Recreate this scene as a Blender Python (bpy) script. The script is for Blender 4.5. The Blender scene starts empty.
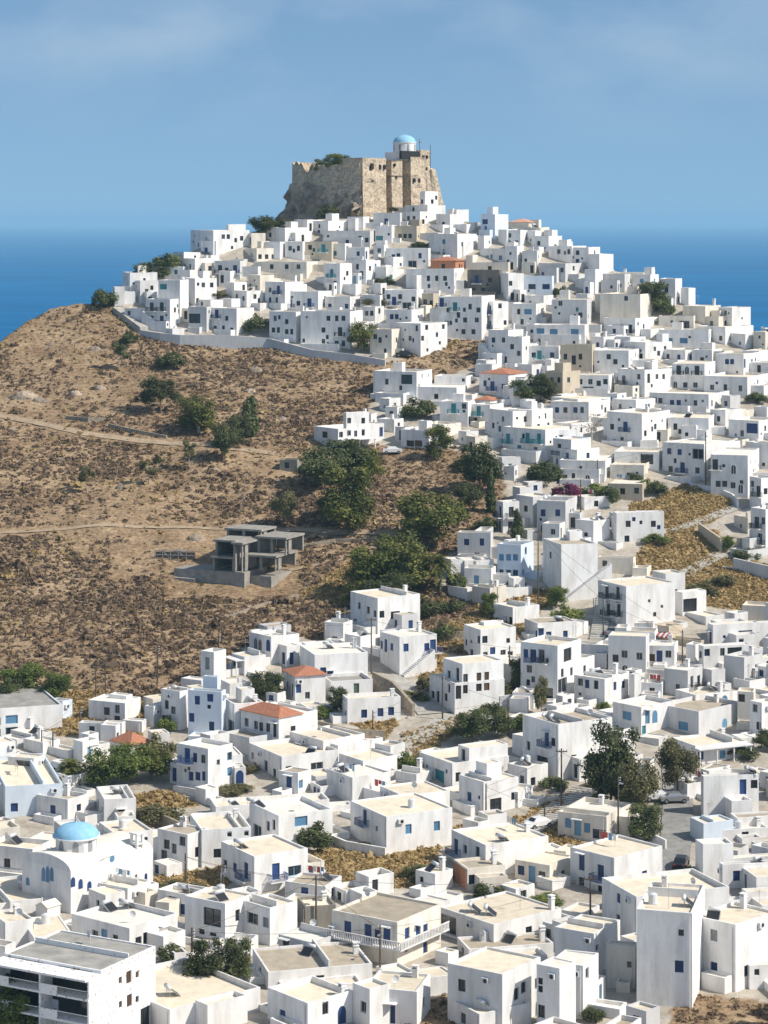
import bpy, math, random, re
import numpy as np
from math import radians as R, sin, cos, atan2, pi

S = bpy.context.scene
COL = S.collection
random.seed(7)
rng = np.random.default_rng(7)

# ---------------------------------------------------------------- camera, sky, sun, exposure
FPX = 2464.0      # focal length in pixels of the 768 x 1024 frame
HOR = 220.0       # row of the horizon
cam_d = bpy.data.cameras.new('camera')
cam = bpy.data.objects.new('camera', cam_d); COL.objects.link(cam)
cam.rotation_euler = (R(90), 0, 0)
cam_d.sensor_fit = 'VERTICAL'
cam_d.sensor_height = 36.0
cam_d.lens = 36.0 * FPX / 1024.0
cam_d.shift_y = -(512.0 - HOR) / 1024.0
cam_d.clip_start = 1.0
cam_d.clip_end = 200000.0
S.camera = cam

SUN_DIR = (0.93, -0.30, 0.95)      # towards the sun
sun_az = atan2(SUN_DIR[0], SUN_DIR[1]); sun_el = atan2(SUN_DIR[2], math.hypot(SUN_DIR[0], SUN_DIR[1]))
world = bpy.data.worlds.new('World'); S.world = world
world.use_nodes = True
wn, wl = world.node_tree.nodes, world.node_tree.links
for n in list(wn): wn.remove(n)
wo = wn.new('ShaderNodeOutputWorld'); bg = wn.new('ShaderNodeBackground')
sky = wn.new('ShaderNodeTexSky'); sky.sky_type = 'NISHITA'; sky.sun_disc = False
sky.sun_elevation = sun_el; sky.sun_rotation = sun_az
sky.altitude = 200; sky.air_density = 1.0; sky.dust_density = 0.6; sky.ozone_density = 1.0
bg.inputs['Strength'].default_value = 0.125
# thin high cloud: soft noise on the sky direction
tc = wn.new('ShaderNodeTexCoord'); mp = wn.new('ShaderNodeMapping'); mp.inputs['Scale'].default_value = (11, 11, 22); mp.inputs['Location'].default_value = (0.35, 0, 0.1)
nz = wn.new('ShaderNodeTexNoise'); nz.inputs['Scale'].default_value = 1.0; nz.inputs['Detail'].default_value = 5
rp = wn.new('ShaderNodeValToRGB'); rp.color_ramp.elements[0].position = 0.44; rp.color_ramp.elements[1].position = 0.85
sx = wn.new('ShaderNodeSeparateXYZ'); mr = wn.new('ShaderNodeMapRange')
mr.inputs[1].default_value = 0.028; mr.inputs[2].default_value = 0.075; mr.inputs[3].default_value = 0.0; mr.inputs[4].default_value = 0.6
mm = wn.new('ShaderNodeMath'); mm.operation = 'MULTIPLY'
mx = wn.new('ShaderNodeMixRGB'); mx.inputs[2].default_value = (4.0, 4.7, 5.4, 1)
tint = wn.new('ShaderNodeMixRGB'); tint.blend_type = 'MULTIPLY'; tint.inputs[0].default_value = 1.0
# paler and brighter overhead than in the band the camera looks into
tr_ = wn.new('ShaderNodeValToRGB'); tr_.color_ramp.elements[0].position = 0.10; tr_.color_ramp.elements[1].position = 0.45
tr_.color_ramp.elements[0].color = (0.675, 0.80, 0.85, 1); tr_.color_ramp.elements[1].color = (1.0, 0.92, 0.85, 1)
wl.new(sx.outputs[2], tr_.inputs[0]); wl.new(tr_.outputs[0], tint.inputs[2])
wl.new(tc.outputs['Generated'], mp.inputs[0]); wl.new(mp.outputs[0], nz.inputs['Vector']); wl.new(nz.outputs['Fac'], rp.inputs[0])
wl.new(tc.outputs['Generated'], sx.inputs[0]); wl.new(sx.outputs[2], mr.inputs[0])
wl.new(rp.outputs[0], mm.inputs[0]); wl.new(mr.outputs[0], mm.inputs[1])
up = wn.new('ShaderNodeVectorMath'); up.operation = 'ADD'; up.inputs[1].default_value = (0, 0, 0.16)
nv = wn.new('ShaderNodeVectorMath'); nv.operation = 'NORMALIZE'
wl.new(tc.outputs['Generated'], up.inputs[0]); wl.new(up.outputs[0], nv.inputs[0]); wl.new(nv.outputs[0], sky.inputs['Vector'])
wl.new(sky.outputs[0], tint.inputs[1]); wl.new(tint.outputs[0], mx.inputs[1]); wl.new(mm.outputs[0], mx.inputs[0])
wl.new(mx.outputs[0], bg.inputs[0]); wl.new(bg.outputs[0], wo.inputs['Surface'])

sd = bpy.data.lights.new('sun', 'SUN'); sd.energy = 4.4; sd.angle = R(0.5); sd.color = (1.0, 0.935, 0.83)
so = bpy.data.objects.new('sun', sd); COL.objects.link(so)
from mathutils import Vector, Matrix
so.rotation_euler = Vector(SUN_DIR).to_track_quat('Z', 'Y').to_euler()
so.location = (100, -50, 200)
S.view_settings.view_transform = 'Standard'; S.view_settings.look = 'None'
S.view_settings.gamma = 1.0; S.view_settings.use_curve_mapping = False
S.view_settings.exposure = 0.28
S.cycles.use_denoising = True
S.cycles.max_bounces = 6; S.cycles.diffuse_bounces = 4; S.cycles.volume_bounces = 1

# ---------------------------------------------------------------- numbers of the place
YT = [150, 200, 235, 265, 300, 342, 391, 440, 513, 587, 648, 800]
ZT = [-82, -84, -85, -85, -85.2, -83.3, -76.2, -67.9, -47.9, -31, 0, 62]
CX = [-700, -400, -150, 0, 25, 50, 75, 105, 140, 200, 250, 285, 330, 440, 500, 560, 620, 680, 740, 768, 900, 1100, 1500]
CY = [440, 405, 375, 343, 324, 308, 304, 303, 281, 247, 232, 222, 219, 219, 224, 243, 272, 302, 332, 342, 385, 430, 470]

def vnoise(x, y, seed=0):
    x = np.asarray(x, float); y = np.asarray(y, float)
    xi = np.floor(x).astype(np.int64); yi = np.floor(y).astype(np.int64)
    fx = x - xi; fy = y - yi; fx = fx*fx*(3-2*fx); fy = fy*fy*(3-2*fy)
    def h(a, b):
        n = (a*374761393 + b*668265263 + seed*974634777) & 0xffffffff
        n = ((n ^ (n >> 13)) * 1274126177) & 0xffffffff
        return ((n ^ (n >> 16)) & 0xffff) / 65535.0 - 0.5
    return (h(xi, yi)*(1-fx) + h(xi+1, yi)*fx)*(1-fy) + (h(xi, yi+1)*(1-fx) + h(xi+1, yi+1)*fx)*fy

_Yg = np.linspace(150, 800, 6001)
_zg = np.interp(_Yg, YT, ZT)
_k = np.ones(241)/241.0
_zs = np.convolve(np.pad(_zg, 120, mode='edge'), _k, mode='valid')
_zs[:400] = _zg[:400]
_py = HOR - FPX*_zs/_Yg                      # pixel row of each depth, falling with depth
def zprof(Y): return np.interp(Y, _Yg, _zs)
def depth_of_row(y): return np.interp(-np.asarray(y, float), -_py, _Yg)
def crest(u): return depth_of_row(np.interp(u, CX, CY))

ROUGH = [[(395, 592), (440, 585), (470, 600), (525, 598), (520, 632), (470, 655), (425, 650)], [(440, 470), (500, 470), (505, 520), (470, 540), (440, 560)], [(672, 1008), (705, 994), (780, 1002), (780, 1100), (640, 1100)], [(385, 1020), (470, 985), (480, 1024), (480, 1060), (380, 1060)]]
def inside(poly, x, y):
    x = np.asarray(x, float); y = np.asarray(y, float)
    c = np.zeros(x.shape, bool); n = len(poly)
    for i in range(n):
        x0, y0 = poly[i]; x1, y1 = poly[(i+1) % n]
        if y0 == y1: continue
        hit = ((y0 > y) != (y1 > y)) & (x < (x1-x0)*(y-y0)/(y1-y0) + x0)
        c ^= hit
    return c

WILD = [(-900, 450), (-300, 385), (0, 335), (60, 295), (108, 296), (122, 316), (140, 336), (180, 343), (270, 348), (385, 366), (402, 358),
        (440, 338), (486, 340), (488, 360), (440, 382), (372, 402), (345, 440), (402, 446), (470, 452), (476, 500), (445, 560), (430, 600), (350, 604),
        (330, 640), (275, 634), (225, 668), (190, 690), (160, 702), (90, 703), (40, 712), (0, 700), (-300, 720), (-900, 720)]
GOLD = [[(308, 853), (340, 846), (470, 822), (450, 835), (430, 880), (395, 890), (315, 884)],
        [(628, 505), (690, 484), (735, 500), (728, 515), (690, 528), (660, 530)],
        [(635, 555), (675, 528), (718, 530), (720, 552), (690, 572), (640, 575)],
        [(670, 580), (720, 555), (768, 565), (900, 580), (900, 612), (768, 612), (700, 605)],
        [(400, 735), (455, 715), (470, 722), (420, 760), (398, 765)],
        [(510, 822), (590, 782), (610, 790), (560, 830), (600, 850), (560, 850)],
        [(150, 880), (225, 865), (225, 890), (160, 900)],
        [(400, 664), (440, 652), (470, 664), (440, 690)],
        [(340, 715), (365, 700), (400, 725), (380, 745)],
        [(110, 795), (170, 790), (200, 805), (130, 815)],
        [(300, 590), (350, 560), (430, 600), (350, 606)],
        [(425, 640), (500, 590), (560, 590), (520, 640), (480, 655)],
        [(0, 690), (70, 690), (150, 705), (140, 740), (0, 730)]]

def zone(X, Y):
    """(wild, gold) 0..1 for points of the ground."""
    u = 384 + FPX*X/Y; v = HOR - FPX*zprof(Y)/Y
    u = u + 10*vnoise(X/3.5, Y/3.5, 3) + 6*vnoise(X/1.2, Y/1.2, 4); v = v + 4*vnoise(X/3.5, Y/3.5, 5)
    w = inside(WILD, u, v).astype(float)
    for p in ROUGH: w = np.maximum(w, inside(p, u, v))
    g = np.zeros(w.shape)
    for p in GOLD: g = np.maximum(g, inside(p, u, v))
    return w, g

def ground_z(X, Y, w=None):
    X = np.asarray(X, float); Y = np.asarray(Y, float)
    u = 384 + FPX*X/np.maximum(Y, 1)
    Yc = crest(u)
    z = zprof(np.minimum(Y, Yc))
    over = np.maximum(Y - Yc - np.where((u > 270) & (u < 450), 48, 0), 0)
    z = z - 0.55*over - 0.00*over
    v = HOR - FPX*zprof(np.minimum(Y, Yc))/np.minimum(np.maximum(Y, 1), Yc)
    ww = np.clip((np.interp(v, [280, 330, 660, 720], [0, 1, 1, 0]))*np.interp(u, [300, 480], [1, 0]), 0, 1)
    n = 2.6*vnoise(X/28, Y/28, 11) + 1.1*vnoise(X/9, Y/11, 12) + 0.35*vnoise(X/3, Y/3, 13)
    return np.maximum(z + n*ww*0.8 + 0.25*vnoise(X/6, Y/6, 14), -127)

def gz(X, Y): return float(ground_z(X, Y))
def at(x, y):
    """the point of the ground seen at pixel (x, y)"""
    u = (x-384)/FPX
    Yc = float(crest(x))
    Ys = np.linspace(155, Yc, 1800)
    row = HOR - FPX*ground_z(Ys*u, Ys)/Ys
    ok = np.nonzero(row <= y)[0]
    i = ok[0] if len(ok) else len(Ys)-1
    if i > 0 and row[i-1] != row[i]:
        t = min(1, max(0, (row[i-1]-y)/(row[i-1]-row[i]))); Y = Ys[i-1]+t*(Ys[i]-Ys[i-1])
    else: Y = Ys[i]
    return Vector((Y*u, Y, gz(Y*u, Y)))
def scale_at(p): return FPX/p.y
def to_px(p): return 384+FPX*p[0]/p[1], HOR-FPX*p[2]/p[1]

# ---------------------------------------------------------------- helpers
THINGS = []
def tag(o, label=None, cat=None, group=None, kind=None):
    if label: o['label'] = label
    if cat: o['category'] = cat
    if group: o['group'] = group
    if kind: o['kind'] = kind
    return o
def link(o, parent=None):
    COL.objects.link(o)
    if parent is not None: o.parent = parent
    return o
def empty(name, loc, rz=0.0):
    o = bpy.data.objects.new(name, None); o.location = loc; o.rotation_euler = (0, 0, rz)
    o.empty_display_size = 0.3
    return link(o)
class MB:
    def __init__(s): s.v = []; s.f = []; s.m = []; s.c = None
    def quad(s, a, b, c, d, m=0):
        i = len(s.v); s.v += [tuple(a), tuple(b), tuple(c), tuple(d)]; s.f.append((i, i+1, i+2, i+3)); s.m.append(m)
    def poly(s, pts, m=0):
        i = len(s.v); s.v += [tuple(p) for p in pts]; s.f.append(tuple(range(i, i+len(pts)))); s.m.append(m)
    def box(s, x0, x1, y0, y1, z0, z1, m=0, M=None, bottom=True):
        P = [(x0,y0,z0),(x1,y0,z0),(x1,y1,z0),(x0,y1,z0),(x0,y0,z1),(x1,y0,z1),(x1,y1,z1),(x0,y1,z1)]
        if M is not None: P = [tuple(M @ Vector(p)) for p in P]
        i = len(s.v); s.v += P
        F = [(4,5,6,7),(0,1,5,4),(1,2,6,5),(2,3,7,6),(3,0,4,7)] + ([(3,2,1,0)] if bottom else [])
        for f in F: s.f.append(tuple(i+k for k in f)); s.m.append(m)
    def tube(s, p0, p1, r0, r1=None, n=8, m=0, cap=True):
        p0 = Vector(p0); p1 = Vector(p1); r1 = r0 if r1 is None else r1
        d = (p1-p0).normalized(); a = d.orthogonal().normalized(); b = d.cross(a)
        i = len(s.v)
        for p, r in ((p0, r0), (p1, r1)):
            for k in range(n):
                t = 2*pi*k/n; s.v.append(tuple(p + a*(r*cos(t)) + b*(r*sin(t))))
        for k in range(n):
            s.f.append((i+k, i+(k+1) % n, i+n+(k+1) % n, i+n+k)); s.m.append(m)
        if cap:
            s.f.append(tuple(i+n+k for k in range(n))); s.m.append(m)
            s.f.append(tuple(i+n-1-k for k in range(n))); s.m.append(m)
    def dome(s, c, r, h, n=20, k=7, m=0, z0=0.0):
        i = len(s.v); c = Vector(c)
        for j in range(k):
            a = (pi/2)*j/k
            for q in range(n):
                t = 2*pi*q/n; s.v.append((c.x+r*cos(a)*cos(t), c.y+r*cos(a)*sin(t), c.z+h*sin(a)))
        s.v.append((c.x, c.y, c.z+h))
        for j in range(k-1):
            for q in range(n):
                s.f.append((i+j*n+q, i+j*n+(q+1) % n, i+(j+1)*n+(q+1) % n, i+(j+1)*n+q)); s.m.append(m)
        for q in range(n):
            s.f.append((i+(k-1)*n+q, i+(k-1)*n+(q+1) % n, i+k*n)); s.m.append(m)
    def mesh(s, name, mats, smooth=False):
        me = bpy.data.meshes.new(name); me.from_pydata(s.v, [], s.f)
        mats = mats if isinstance(mats, (list, tuple)) else [mats]
        for m in mats: me.materials.append(m)
        if len(mats) > 1: me.polygons.foreach_set('material_index', s.m)
        if smooth: me.polygons.foreach_set('use_smooth', [True]*len(s.f))
        me.update()
        return me
    def build(s, name, mats, parent=None, smooth=False):
        return link(bpy.data.objects.new(name, s.mesh(name, mats, smooth)), parent)
def np_mesh(name, V, F, mats, fmat=None, smooth=False):
    me = bpy.data.meshes.new(name)
    V = np.asarray(V, np.float32); F = np.asarray(F, np.int32); k = F.shape[1]
    me.vertices.add(len(V)); me.vertices.foreach_set('co', V.ravel())
    me.loops.add(F.size); me.loops.foreach_set('vertex_index', F.ravel())
    me.polygons.add(len(F)); me.polygons.foreach_set('loop_start', np.arange(0, F.size, k, dtype=np.int32))
    me.polygons.foreach_set('loop_total', np.full(len(F), k, np.int32))
    for m in (mats if isinstance(mats, (list, tuple)) else [mats]): me.materials.append(m)
    if fmat is not None: me.polygons.foreach_set('material_index', np.asarray(fmat, np.int32))
    if smooth: me.polygons.foreach_set('use_smooth', np.ones(len(F), bool))
    me.update(calc_edges=True); me.validate()
    return me

# ---------------------------------------------------------------- materials
def mat(name, rgb, rough=0.9, var=0.0, nscale=0.0, rgb2=None, bump=0.0, bscale=6.0, spec=0.3, detail=4, lo=0.35, hi=0.65, metal=0.0, objvar=0.0, streak=False, bdist=0.05):
    m = bpy.data.materials.new(name); m.use_nodes = True
    N, L = m.node_tree.nodes, m.node_tree.links
    b = N['Principled BSDF']; b.inputs['Roughness'].default_value = rough; b.inputs['Metallic'].default_value = metal
    b.inputs['Specular IOR Level'].default_value = spec
    b.inputs['Base Color'].default_value = (*rgb, 1)
    out = None
    t = N.new('ShaderNodeTexCoord')
    if rgb2 is not None and nscale:
        n = N.new('ShaderNodeTexNoise'); n.inputs['Scale'].default_value = nscale; n.inputs['Detail'].default_value = detail
        n.inputs['Roughness'].default_value = 0.65
        if streak:
            mpn = N.new('ShaderNodeMapping'); mpn.inputs['Scale'].default_value = (1, 1, 0.28); L.new(t.outputs['Object'], mpn.inputs[0]); L.new(mpn.outputs[0], n.inputs['Vector'])
        else: L.new(t.outputs['Object'], n.inputs['Vector'])
        r = N.new('ShaderNodeValToRGB'); r.color_ramp.elements[0].position = lo; r.color_ramp.elements[1].position = hi
        r.color_ramp.elements[0].color = (*rgb, 1); r.color_ramp.elements[1].color = (*rgb2, 1)
        L.new(n.outputs['Fac'], r.inputs[0]); out = r.outputs[0]
    if objvar:
        oi = N.new('ShaderNodeObjectInfo'); hs = N.new('ShaderNodeHueSaturation')
        q = N.new('ShaderNodeMapRange'); q.inputs[3].default_value = 1-objvar; q.inputs[4].default_value = 1+objvar*0.35
        L.new(oi.outputs['Random'], q.inputs[0]); L.new(q.outputs[0], hs.inputs['Value'])
        if out is not None: L.new(out, hs.inputs['Color'])
        else: hs.inputs['Color'].default_value = (*rgb, 1)
        out = hs.outputs[0]
    if out is not None: L.new(out, b.inputs['Base Color'])
    if bump:
        n2 = N.new('ShaderNodeTexNoise'); n2.inputs['Scale'].default_value = bscale; n2.inputs['Detail'].default_value = 5
        L.new(t.outputs['Object'], n2.inputs['Vector'])
        bp = N.new('ShaderNodeBump'); bp.inputs['Strength'].default_value = bump; bp.inputs['Distance'].default_value = bdist
        L.new(n2.outputs['Fac'], bp.inputs['Height']); L.new(bp.outputs[0], b.inputs['Normal'])
    return m
M = {}
WALL = {  # limewash tones: colour and its weathered tone
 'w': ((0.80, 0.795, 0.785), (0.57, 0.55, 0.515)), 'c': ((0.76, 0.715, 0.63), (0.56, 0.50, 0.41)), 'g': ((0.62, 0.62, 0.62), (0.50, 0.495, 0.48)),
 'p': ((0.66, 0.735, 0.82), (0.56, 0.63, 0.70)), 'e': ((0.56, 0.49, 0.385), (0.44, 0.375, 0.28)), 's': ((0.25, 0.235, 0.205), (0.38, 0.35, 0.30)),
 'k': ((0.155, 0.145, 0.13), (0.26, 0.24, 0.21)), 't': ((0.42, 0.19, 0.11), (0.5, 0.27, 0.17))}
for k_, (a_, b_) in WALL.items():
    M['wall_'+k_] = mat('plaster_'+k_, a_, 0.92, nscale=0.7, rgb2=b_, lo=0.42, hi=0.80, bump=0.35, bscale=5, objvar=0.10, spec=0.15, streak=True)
M['wall_q'] = mat('speckled_plaster', (0.80, 0.795, 0.785), 0.92, nscale=2.6, rgb2=(0.34, 0.32, 0.29), lo=0.63, hi=0.67, bump=0.3, detail=1, spec=0.15)
M['roof_c'] = mat('roof_cream', (0.80, 0.705, 0.55), 0.95, nscale=0.7, rgb2=(0.60, 0.53, 0.42), lo=0.42, hi=0.8, bump=0.3, objvar=0.14, spec=0.1)
M['roof_w'] = mat('roof_white', (0.81, 0.76, 0.665), 0.95, nscale=0.7, rgb2=(0.64, 0.60, 0.53), lo=0.45, hi=0.8, bump=0.3, objvar=0.08, spec=0.1)
M['roof_b'] = mat('roof_bare', (0.50, 0.43, 0.33), 0.95, nscale=0.6, rgb2=(0.34, 0.30, 0.24), lo=0.35, hi=0.75, bump=0.4, objvar=0.15, spec=0.1)
M['roof_g'] = mat('roof_grey', (0.40, 0.385, 0.35), 0.95, nscale=0.5, rgb2=(0.27, 0.26, 0.24), bump=0.4, objvar=0.1, spec=0.1)
def tile_mat(name='clay_tiles', a=(0.38, 0.14, 0.08), b=(0.50, 0.235, 0.14)):
    m = mat(name, a, 0.85, nscale=2.5, rgb2=b, bump=0.0)
    N, L = m.node_tree.nodes, m.node_tree.links
    t = N.new('ShaderNodeTexCoord'); w = N.new('ShaderNodeTexWave'); w.bands_direction = 'X'; w.inputs['Scale'].default_value = 1.4
    bp = N.new('ShaderNodeBump'); bp.inputs['Strength'].default_value = 0.8; bp.inputs['Distance'].default_value = 0.08
    L.new(t.outputs['Object'], w.inputs['Vector']); L.new(w.outputs['Fac'], bp.inputs['Height']); L.new(bp.outputs[0], N['Principled BSDF'].inputs['Normal'])
    return m
M['tiles'] = tile_mat(); M['tiles_pink'] = tile_mat('pink_tiles', (0.60, 0.30, 0.20), (0.66, 0.40, 0.28))
PAINT = {'b': (0.026, 0.062, 0.19), 'l': (0.13, 0.29, 0.46), 't': (0.05, 0.26, 0.30), 'd': (0.035, 0.034, 0.036), 'w': (0.13, 0.075, 0.04), 'g': (0.30, 0.31, 0.32), 'v': (0.10, 0.16, 0.12), 'x': (0.78, 0.78, 0.77), 'B': (0.01, 0.16, 0.50)}
for k_, c_ in PAINT.items(): M['paint_'+k_] = mat('paint_'+k_, c_, 0.5, objvar=0.3, spec=0.4)
M['glass'] = mat('window_glass', (0.02, 0.025, 0.03), 0.12, spec=0.6)
M['metal'] = mat('zinc', (0.55, 0.56, 0.57), 0.35, metal=0.9)
M['panel'] = mat('solar_panel', (0.022, 0.022, 0.026), 0.35, spec=0.4)
M['tankm'] = mat('tank_enamel', (0.62, 0.63, 0.64), 0.35, spec=0.5)
M['pole'] = mat('tarred_timber', (0.075, 0.055, 0.04), 0.85, nscale=3, rgb2=(0.14, 0.11, 0.085))
M['dome'] = mat('dome_blue', (0.22, 0.47, 0.66), 0.7, nscale=1.2, rgb2=(0.30, 0.54, 0.70))
M['stone'] = mat('castle_stone', (0.29, 0.225, 0.155), 0.95, nscale=1.5, rgb2=(0.62, 0.515, 0.39), bump=1.0, bscale=1.5, spec=0.1, detail=12, lo=.34, hi=.62, bdist=.3)
M['rock'] = mat('bare_rock', (0.17, 0.14, 0.115), 0.95, nscale=0.30, rgb2=(0.48, 0.385, 0.29), bump=1.0, bscale=0.8, spec=0.1, detail=12, lo=.36, hi=.64, bdist=.6)
M['rubble'] = mat('rubble_wall', (0.22, 0.18, 0.135), 0.95, nscale=2.2, rgb2=(0.40, 0.345, 0.27), bump=1.0, bscale=3, spec=0.1, detail=8)
M['concrete'] = mat('raw_concrete', (0.36, 0.335, 0.295), 0.9, nscale=0.9, rgb2=(0.24, 0.225, 0.2), bump=0.3)
M['black'] = mat('black_cloth', (0.02, 0.02, 0.022), 0.8)
M['bark'] = mat('bark', (0.16, 0.115, 0.08), 0.95, nscale=4, rgb2=(0.26, 0.21, 0.16))
M['palebark'] = mat('pale_bark', (0.42, 0.37, 0.30), 0.95, nscale=4, rgb2=(0.30, 0.25, 0.2))
def leaf_mat(name, a, b, c):
    m = bpy.data.materials.new(name); m.use_nodes = True
    N, L = m.node_tree.nodes, m.node_tree.links; p = N['Principled BSDF']
    p.inputs['Roughness'].default_value = 0.7; p.inputs['Specular IOR Level'].default_value = 0.25
    at_ = N.new('ShaderNodeAttribute'); at_.attribute_name = 'leafv'
    r = N.new('ShaderNodeValToRGB'); e = r.color_ramp.elements
    e[0].color = (*a, 1); e[1].color = (*c, 1); k = e.new(0.5); k.color = (*b, 1)
    oi = N.new('ShaderNodeObjectInfo'); hs = N.new('ShaderNodeHueSaturation')
    q = N.new('ShaderNodeMapRange'); q.inputs[3].default_value = 0.72; q.inputs[4].default_value = 1.25
    L.new(at_.outputs['Fac'], r.inputs[0]); L.new(r.outputs[0], hs.inputs['Color']); L.new(oi.outputs['Random'], q.inputs[0]); L.new(q.outputs[0], hs.inputs['Value'])
    L.new(hs.outputs[0], p.inputs['Base Color'])
    tr = N.new('ShaderNodeBsdfTranslucent'); L.new(hs.outputs[0], tr.inputs['Color']); ms = N.new('ShaderNodeMixShader'); ms.inputs[0].default_value = 0.3
    L.new(p.outputs[0], ms.inputs[1]); L.new(tr.outputs[0], ms.inputs[2]); L.new(ms.outputs[0], N['Material Output'].inputs['Surface'])
    return m
M['leaf_pine'] = leaf_mat('pine_leaf', (0.063, 0.076, 0.021), (0.138, 0.159, 0.039), (0.310, 0.305, 0.075))
M['leaf_dark'] = leaf_mat('dark_leaf', (0.053, 0.067, 0.025), (0.098, 0.117, 0.046), (0.184, 0.201, 0.081))
M['leaf_green'] = leaf_mat('green_leaf', (0.076, 0.110, 0.028), (0.152, 0.199, 0.048), (0.275, 0.303, 0.083))
M['leaf_olive'] = leaf_mat('olive_leaf', (0.089, 0.089, 0.037), (0.164, 0.152, 0.069), (0.265, 0.240, 0.120))
M['leaf_pink'] = leaf_mat('magenta_bracts', (0.03, 0.04, 0.02), (0.20, 0.03, 0.10), (0.30, 0.05, 0.14))
M['leaf_dry'] = leaf_mat('dry_twigs', (0.12, 0.09, 0.06), (0.2, 0.16, 0.11), (0.28, 0.23, 0.16))
M['scrub'] = leaf_mat('scrub_leaf', (0.115, 0.079, 0.052), (0.205, 0.143, 0.093), (0.34, 0.245, 0.155))
M['straw'] = leaf_mat('straw', (0.30, 0.20, 0.085), (0.46, 0.335, 0.15), (0.60, 0.47, 0.25))
# ---------------------------------------------------------------- ground, sea, haze
def build_ground():
    us = np.concatenate([np.arange(-1500, -300, 24.0), np.arange(-300, 1070, 3.5), np.arange(1070, 2300, 24.0)])
    ys = np.concatenate([np.arange(110, 230, 4.0), np.arange(230, 690, 1.1), np.arange(690, 1100, 10.0)])
    U, Y = np.meshgrid(us, ys)
    X = (U-384)/FPX*Y
    Z = ground_z(X, Y)
    w, g = zone(X, Y)
    # loosen the soil: small lumps where the slope is wild
    Z = Z + w*(0.22*vnoise(X/1.1, Y/1.1, 21)) + g*0.15*vnoise(X/0.8, Y/0.8, 22)
    V = np.stack([X, Y, Z], -1).reshape(-1, 3)
    nr, nc = U.shape
    i = (np.arange(nr-1)[:, None]*nc + np.arange(nc-1)[None, :]).ravel()
    F = np.stack([i, i+1, i+nc+1, i+nc], -1)
    m = bpy.data.materials.new('earth'); m.use_nodes = True
    N, L = m.node_tree.nodes, m.node_tree.links; p = N['Principled BSDF']; p.inputs['Roughness'].default_value = 0.95; p.inputs['Specular IOR Level'].default_value = 0.1
    t = N.new('ShaderNodeTexCoord')
    def noise(sc, det=6, lo=.35, hi=.65, a=(0,0,0), b=(1,1,1)):
        n = N.new('ShaderNodeTexNoise'); n.inputs['Scale'].default_value = sc; n.inputs['Detail'].default_value = det; n.inputs['Roughness'].default_value = 0.65
        r = N.new('ShaderNodeValToRGB'); r.color_ramp.elements[0].position = lo; r.color_ramp.elements[1].position = hi
        r.color_ramp.elements[0].color = (*a, 1); r.color_ramp.elements[1].color = (*b, 1)
        L.new(t.outputs['Object'], n.inputs['Vector']); L.new(n.outputs['Fac'], r.inputs[0]); return r.outputs[0], n.outputs['Fac']
    earth, f1 = noise(0.10, 9, .36, .64, (0.265, 0.188, 0.118), (0.45, 0.345, 0.225))
    grit, f2 = noise(1.3, 8, .40, .66, (0.55, 0.50, 0.46), (1.15, 1.12, 1.08))
    mul = N.new('ShaderNodeMixRGB'); mul.blend_type = 'MULTIPLY'; mul.inputs[0].default_value = 1; L.new(earth, mul.inputs[1]); L.new(grit, mul.inputs[2])
    straw, f3 = noise(0.5, 8, .35, .65, (0.28, 0.19, 0.085), (0.47, 0.345, 0.165))
    pave, f4 = noise(0.35, 8, .35, .7, (0.33, 0.29, 0.235), (0.54, 0.495, 0.425))
    aw = N.new('ShaderNodeAttribute'); aw.attribute_name = 'wild'; ag = N.new('ShaderNodeAttribute'); ag.attribute_name = 'gold'
    m1 = N.new('ShaderNodeMixRGB'); L.new(aw.outputs['Fac'], m1.inputs[0]); L.new(pave, m1.inputs[1]); L.new(mul.outputs[0], m1.inputs[2])
    m2 = N.new('ShaderNodeMixRGB'); L.new(ag.outputs['Fac'], m2.inputs[0]); L.new(m1.outputs[0], m2.inputs[1]); L.new(straw, m2.inputs[2])
    L.new(m2.outputs[0], p.inputs['Base Color'])
    bp = N.new('ShaderNodeBump'); bp.inputs['Strength'].default_value = 0.9; bp.inputs['Distance'].default_value = 0.25
    L.new(f2, bp.inputs['Height']); L.new(bp.outputs[0], p.inputs['Normal'])
    me = np_mesh('ground', V, F, m, smooth=True)
    for nm, arr in (('wild', w), ('gold', g)):
        a = me.attributes.new(nm, 'FLOAT', 'POINT'); a.data.foreach_set('value', arr.ravel().astype(np.float32))
    tag(link(bpy.data.objects.new('ground', me)), kind='structure')
build_ground()

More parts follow.
